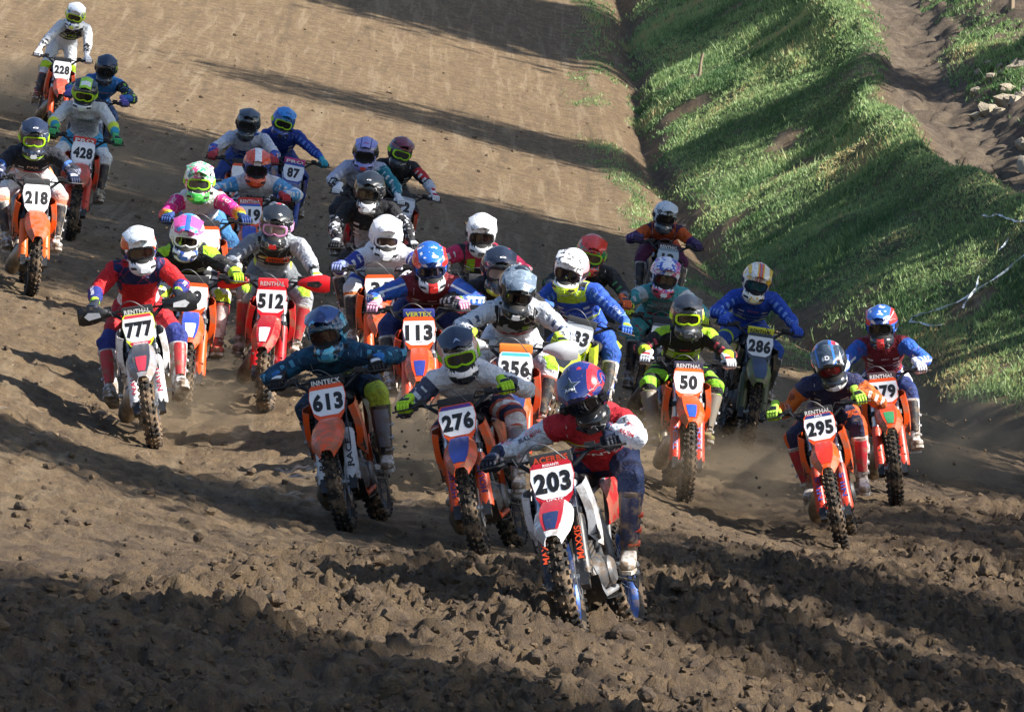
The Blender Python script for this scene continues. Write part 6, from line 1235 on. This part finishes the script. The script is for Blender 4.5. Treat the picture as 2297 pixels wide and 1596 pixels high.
# ------------------------------------------------------------------ land, grass, soil
ground = build_ground()
build_grass()
def soil_lump_mat():
    m, nt, b = new_mat('soil_clods'); g = NG(nt)
    n1 = g.noise(6, 4, None, 0.65); n2 = g.noise(45, 3, None, 0.7)
    col = g.mix(g.ramp(n1, 0.35, 0.68), hexc('#54463a'), hexc('#806b50')); col = g.mix(g.ramp(n2, 0.55, 0.75, 0, 0.4), col, hexc('#86745a'))
    nt.links.new(col, b.inputs['Base Color']); b.inputs['Roughness'].default_value = 0.92
    g.bump(g.noise(34, 6, None, 0.75), 1.0, 0.05, b); return m
M_CLOD = soil_lump_mat()
n = 34000
y_ = RNG.uniform(27, 58, n); x_ = RNG.uniform(-1, 1, n) * y_ * (PW / 2 / FPX) * 1.35
dr_ = 44 + 3.9 * np.clip(x_, -8, 8); keep = (RNG.random(n) < (1 - sstep(dr_ - 5, dr_ + 3, y_)) * np.clip(0.25 + 1.4 * (fbm(x_ * 0.8, y_ * 0.35, 2, 91) + 0.35), 0.15, 1)) & (x_ < foot(y_))
x_, y_ = x_[keep], y_[keep]; s_ = 0.016 + 0.045 * RNG.random(len(x_)) ** 2; big_ = RNG.random(len(x_)) < 0.06
z_ = ground_z(x_, y_) + s_ * 0.15
scatter_lumps('soil_crumbs', np.c_[x_, y_, z_][~big_], s_[~big_], M_CLOD, 'fine brown crumbs of churned soil lying across the foreground', 'soil crumbs', 3, res=(5, 3))
sb_ = 0.045 + 0.10 * RNG.random(big_.sum()) ** 2.2; scatter_lumps('soil_clods', np.c_[x_, y_, z_][big_], sb_, M_CLOD, 'larger broken clods of torn-up soil across the foreground', 'soil clods', 4, res=(12, 8))
# a few clods further up the slope
n = 3200; y_ = 38 + 85 * RNG.random(n) ** 1.7; x_ = RNG.uniform(-1, 1, n) * y_ * (PW / 2 / FPX) * 1.3; k = x_ < foot(y_) - 0.1; x_, y_ = x_[k], y_[k]
s_ = 0.016 + 0.06 * RNG.random(len(x_)) ** 4; scatter_lumps('track_crumbs', np.c_[x_, y_, ground_z(x_, y_) + s_ * 0.2], s_, M_CLOD, 'small crumbs of earth scattered over the smoother slope', 'soil crumbs', 5)
# earth thrown up by the wheels, in the air behind and beside the bikes
P_ = []; S_ = []
for r in RIDERS:
    M = r['M']
    for i in range(230):
        a = random.random() ** 1.3; q = Vector((random.gauss(0, 0.28 + 0.3 * a), 0.9 + 1.6 * a + random.gauss(0, 0.2), abs(random.gauss(0.25, 0.35)) + 0.5 * a * random.random()))
        P_.append(np.array(M @ q)); S_.append(0.005 + 0.034 * random.random() ** 5)
    for i in range(40):
        q = Vector((random.gauss(0, 0.3), -0.9 + random.gauss(0, 0.3), abs(random.gauss(0, 0.12)))); P_.append(np.array(M @ q)); S_.append(0.004 + 0.02 * random.random() ** 5)
scatter_lumps('flying_dirt', np.array(P_), np.array(S_), M_CLOD, 'bits of dark earth flung into the air by the wheels', 'flying dirt', 8, res=(4, 2))
# stones on the slope beyond the worn path
M_STONE = layered('pale_stone', '#9b917f', [], 0.9, 0, 0.35, None, (9, 0.8, 0.04), mscale=5)
st_m = []
for i in range(5):
    v, f = lump(100 + i, 8, 5, 0.45); me = mesh_np('stone', v * np.array([1.2, 1.0, 0.7]), f); smooth_mesh(me, 35); st_m.append(me)
cnt = 0
while cnt < 110:
    y = random.uniform(78, 118); x = float(foot(np.array([y]))[0]) + random.uniform(4.4, 7.6)
    uv = project((x, y, float(terrain(x, y))))
    if not (2190 < uv[0] < 2420 and 150 < uv[1] < 420): cnt += 0.2; continue
    s = 0.12 + 0.28 * random.random() ** 1.6; o = obj('stone', st_m[int(cnt) % 5], M_STONE, ground)
    o.location = (x, y, float(ground_z(x, y)[0]) + 0.02 * s); o.rotation_euler = (random.uniform(-0.4, 0.4), random.uniform(-0.4, 0.4), random.uniform(0, 6)); o.scale = (s, s, s); cnt += 1
# white tape lying on the bank
M_TAPE = pm('#dfe6ea', 0.5, 0, 0.12)
def tape(pts, label, w=0.013):
    Q = [hit(u, v) for u, v in pts]; out = []
    for a, b in zip(Q[:-1], Q[1:]):
        k = max(2, int(np.linalg.norm(b - a) / 0.08))
        for i in range(k):
            p = a + (b - a) * i / k; p[2] = float(ground_z(p[0], p[1])[0]) + 0.05 + 0.03 * vnoise(np.array([p[0] * 2]), np.array([p[1] * 2]), 4)[0]; out.append(p)
    out.append(Q[-1] + np.array([0, 0, 0.05])); base_o = out[0].copy()
    mb = MB(); rings = []
    for i, p in enumerate(out):                   # a twisted ribbon with thickness
        a = i * 0.55; t = out[min(i + 1, len(out) - 1)] - out[max(i - 1, 0)]; t = Vector(t).normalized(); u = t.orthogonal().normalized(); u = Quaternion(t, a) @ u; v = t.cross(u); p = Vector(p - base_o)
        rings.append([p + u * w + v * 0.003, p - u * w + v * 0.003, p - u * w - v * 0.003, p + u * w - v * 0.003])
    mb.loft(rings); o = obj('marking_tape', mb.mesh('marking_tape', 30), M_TAPE); o.location = base_o; tag(o, label, 'tape', 'white tape on the bank'); return o
tape([(2112, 738), (2070, 736), (2040, 733), (2048, 722), (2100, 706), (2150, 682), (2210, 645), (2260, 612), (2330, 560)], 'long twisted white tape lying in a hooked line on the grass bank')
tape([(2195, 626), (2190, 650), (2172, 678), (2160, 700)], 'short curved piece of white tape crossing the long one on the bank')
tape([(2240, 572), (2252, 562), (2262, 545)], 'tiny scrap of white tape above the long one, near the right edge')
tape([(2205, 492), (2240, 494), (2275, 502), (2320, 506)], 'straight strip of white tape near the top of the bank by the path')
# small wooden things on the bank
M_WOOD = pm('#8a7a66', 0.85, 0, 0.2)
def stake(pts, r, label, cat, name):
    b0 = hit(*pts[0]); mb = MB(); s = FPX / b0[1]
    mb.tube([((u - pts[0][0]) / s, 0.02 * i, -(v - pts[0][1]) / s - (0.08 if i == 0 else 0)) for i, (u, v) in enumerate(pts)], [r * (1 - 0.12 * i) for i in range(len(pts))], 8)
    o = obj(name, mb.mesh(name, 40), M_WOOD); o.location = b0; tag(o, label, cat); return o
stake([(1563, 184), (1570, 160), (1572, 140), (1577, 120)], 0.035, 'thin crooked stick standing in the grass of the bank', 'stick', 'wooden_stick')
stake([(2268, 27), (2269, 10), (2270, -70)], 0.06, 'pale wooden post at the top right corner above the path', 'post', 'wooden_post')

# ------------------------------------------------------------------ trees on the sunny side whose shade falls over the track
def tree_meshes(seed, cr, ch, hh, nl, leaf):
    rg = np.random.default_rng(seed)
    mb = MB(); mb.tube([(0, 0, -0.6), (0.05, 0.02, hh * 0.3), (-0.1, 0.1, hh * 0.6), (0.05, 0, hh * 0.95)], [0.32, 0.24, 0.17, 0.06], 10)
    cents = []
    for k in range(16):
        a = rg.uniform(0, 6.28); z = hh - ch * rg.uniform(0.05, 0.95); q = cr * math.sqrt(rg.uniform(0.1, 1)) * (0.55 + 0.45 * math.sin(math.pi * (hh - z) / ch)) * 0.8
        c = np.array([q * math.cos(a), q * math.sin(a), z]); cents.append(c)
        z0 = max(hh * 0.25, z - q * 0.7); mb.tube([(0, 0, z0), (c[0] * 0.5, c[1] * 0.5, (z0 + z) / 2 + 0.2), tuple(c)], [0.10, 0.06, 0.02], 6)
    tr = mb.mesh('trunk', 40)
    ci = rg.integers(0, len(cents), nl); C = np.array(cents)[ci]; P = C + rg.normal(0, 1, (nl, 3)) * np.array([cr * 0.26, cr * 0.26, ch * 0.13])
    A = rg.normal(0, 1, (nl, 3)); A /= np.linalg.norm(A, axis=1)[:, None]; B = np.cross(A, rg.normal(0, 1, (nl, 3))); B /= np.linalg.norm(B, axis=1)[:, None]
    s = leaf * rg.uniform(0.6, 1.3, nl)[:, None]
    V = np.stack([P - A * s, P + B * s * 0.55, P + A * s, P - B * s * 0.55], 1).reshape(-1, 3); cm = mesh_np('crown', V, np.arange(len(V)).reshape(-1, 4))
    return tr, cm
M_LEAF = layered('leaves', '#4a6a2a', [('#5f7d34', [('n3', 0.5, 1)])], 0.6, 0, 0.0); M_BARK = layered('bark', '#5a4a3c', [], 0.9, 0, 0.2, None, (12, 0.8, 0.05))
TM = [tree_meshes(11, 3.2, 7.0, 12.0, 24000, 0.165), tree_meshes(12, 2.6, 6.5, 10.5, 17000, 0.155), tree_meshes(13, 2.2, 8.0, 13.0, 11000, 0.135), tree_meshes(14, 3.0, 6.5, 11.0, 4600, 0.15)]
def shade_tree(gx, gy, height, kind, label, sc=1.0):
    """a tree whose crown, at the given height above the ground point (gx, gy), shades that point"""
    gz = float(terrain(gx, gy)); t = 6.0; top = [8.4, 7.2, 9.0, 7.7][kind] * sc
    while t < 80:
        px = gx + TO_SUN[0] * t; py = gy + TO_SUN[1] * t
        if gz + TO_SUN[2] * t > float(terrain(px, py)) + top:
            if px - 4.0 * sc > 0.0766 * 1.4 * py + 2.5: break      # well outside the view
            sc *= 1.04; top *= 1.04
        t += 0.25
    root = empty('tree', Matrix.Translation((px, py, float(terrain(px, py)))) @ Matrix.Rotation(gy * 1.7, 4, 'Z') @ Matrix.Scale(sc, 4))
    tag(root, label, 'tree', 'trees beyond the bank'); tr, cm = TM[kind]; obj('trunk', tr, M_BARK, root); obj('crown', cm, M_LEAF, root); return root
TREES = [(0.0, 29.5, 1, 1.6, 'nearest the foreground'), (3.5, 38.5, 3, 1.2, 'thin, second nearest the foreground'), (5.0, 45.5, 3, 1.2, 'thin, third from the front'), (-2.2, 46.0, 2, 0.95, 'slim, beside the thin third one'), (7.0, 53, 3, 1.2, 'thin, before the middle group'),
 (1.5, 64, 0, 1.3, 'broad, first of the middle group'), (-0.5, 71.5, 0, 1.3, 'broad, second of the middle group'), (-1.2, 79, 0, 1.3, 'broad, third of the middle group'), (-1.2, 86.5, 0, 1.3, 'broad, fourth of the middle group'), (-1.0, 94.5, 1, 1.5, 'broad, last of the middle group'),
 (0.8, 111.5, 2, 1.0, 'tall and slim at the back'), (5.5, 131, 1, 1.9, 'large, farthest up the slope')]
for (gx, gy, k, sc, lb) in TREES:
    shade_tree(gx, gy, 0, k, 'leafy tree %s, beyond the bank' % lb, sc)
# ------------------------------------------------------------------ bikes and riders
for r in RIDERS:
    root, st = build_bike(r); build_rider(r, root, st)
# ------------------------------------------------------------------ dust hanging behind the wheels
def dust_material(dens, seed):
    m = bpy.data.materials.new('dust'); m.use_nodes = True; nt = m.node_tree; nt.nodes.remove(nt.nodes['Principled BSDF']); q = NG(nt)
    v = q.n('ShaderNodeVolumePrincipled'); v.inputs['Color'].default_value = (*hexc('#c9b497'), 1); v.inputs['Anisotropy'].default_value = 0.2
    le = q.n('ShaderNodeVectorMath', operation='LENGTH'); nt.links.new(q.obj(), le.inputs[0])
    mp = q.n('ShaderNodeMapping'); nt.links.new(q.obj(), mp.inputs[0]); mp.inputs['Location'].default_value = (seed, seed * 2, 0)
    f = q.math('MULTIPLY', q.ramp(le.outputs['Value'], 0.15, 0.98, 1.0, 0.0), q.ramp(q.noise(2.2, 4, mp.outputs[0], 0.6), 0.36, 0.70))
    nt.links.new(q.math('MULTIPLY', f, dens), v.inputs['Density']); nt.links.new(v.outputs[0], nt.nodes['Material Output'].inputs['Volume']); return m
vv, ff = [], []
for i in range(13):
    t = math.pi * i / 12
    for j in range(20): vv.append((math.sin(t) * math.cos(j * math.pi / 10), math.sin(t) * math.sin(j * math.pi / 10), math.cos(t)))
for i in range(12):
    for j in range(20): ff.append((i * 20 + j, (i + 1) * 20 + j, (i + 1) * 20 + (j + 1) % 20, i * 20 + (j + 1) % 20))
dust_me = mesh_np('dust_cloud', np.array(vv), np.array(ff))
DUST = [((40, 262), (1.3, 2.2, 0.75), 1.6, 'pale sunlit dust at the left edge below the standing rider'), ((250, 440), (1.2, 2.2, 0.55), 1.5, 'thin dust trailing beside the number 428 bike'), ((545, 880), (0.6, 1.2, 0.42), 2.4, 'tan dust spraying up beside the number 512 front wheel'),
 ((935, 1085), (0.75, 1.6, 0.55), 1.7, 'brown dust hanging between the 613 and 276 bikes'), ((1690, 1170), (1.0, 2.0, 0.55), 1.7, 'brown dust drifting low between the 50 and 295 bikes'), ((2110, 1080), (1.2, 2.4, 0.75), 1.4, 'dim dust hanging to the right of the 279 bike'), ((1640, 960), (0.8, 1.6, 0.5), 1.6, 'dust kicked up between the 50 and 286 bikes'), ((760, 640), (1.3, 2.0, 0.5), 1.3, 'thin dust behind the black-clad rider'), ((420, 980), (0.8, 1.5, 0.4), 1.4, 'low dust beside the 777 and 99 wheels'), ((1330, 1060), (0.9, 1.6, 0.45), 1.3, 'brown dust between the 356 and 50 bikes')]
for i, (uv, rad_, dn, lb) in enumerate(DUST):
    p = hit(*uv); o = obj('dust_cloud', dust_me, dust_material(dn, i * 3.7)); o.location = (p[0], p[1], p[2] + rad_[2] * 0.55); o.scale = rad_; tag(o, lb, 'dust', 'dust behind the bikes', 'stuff')
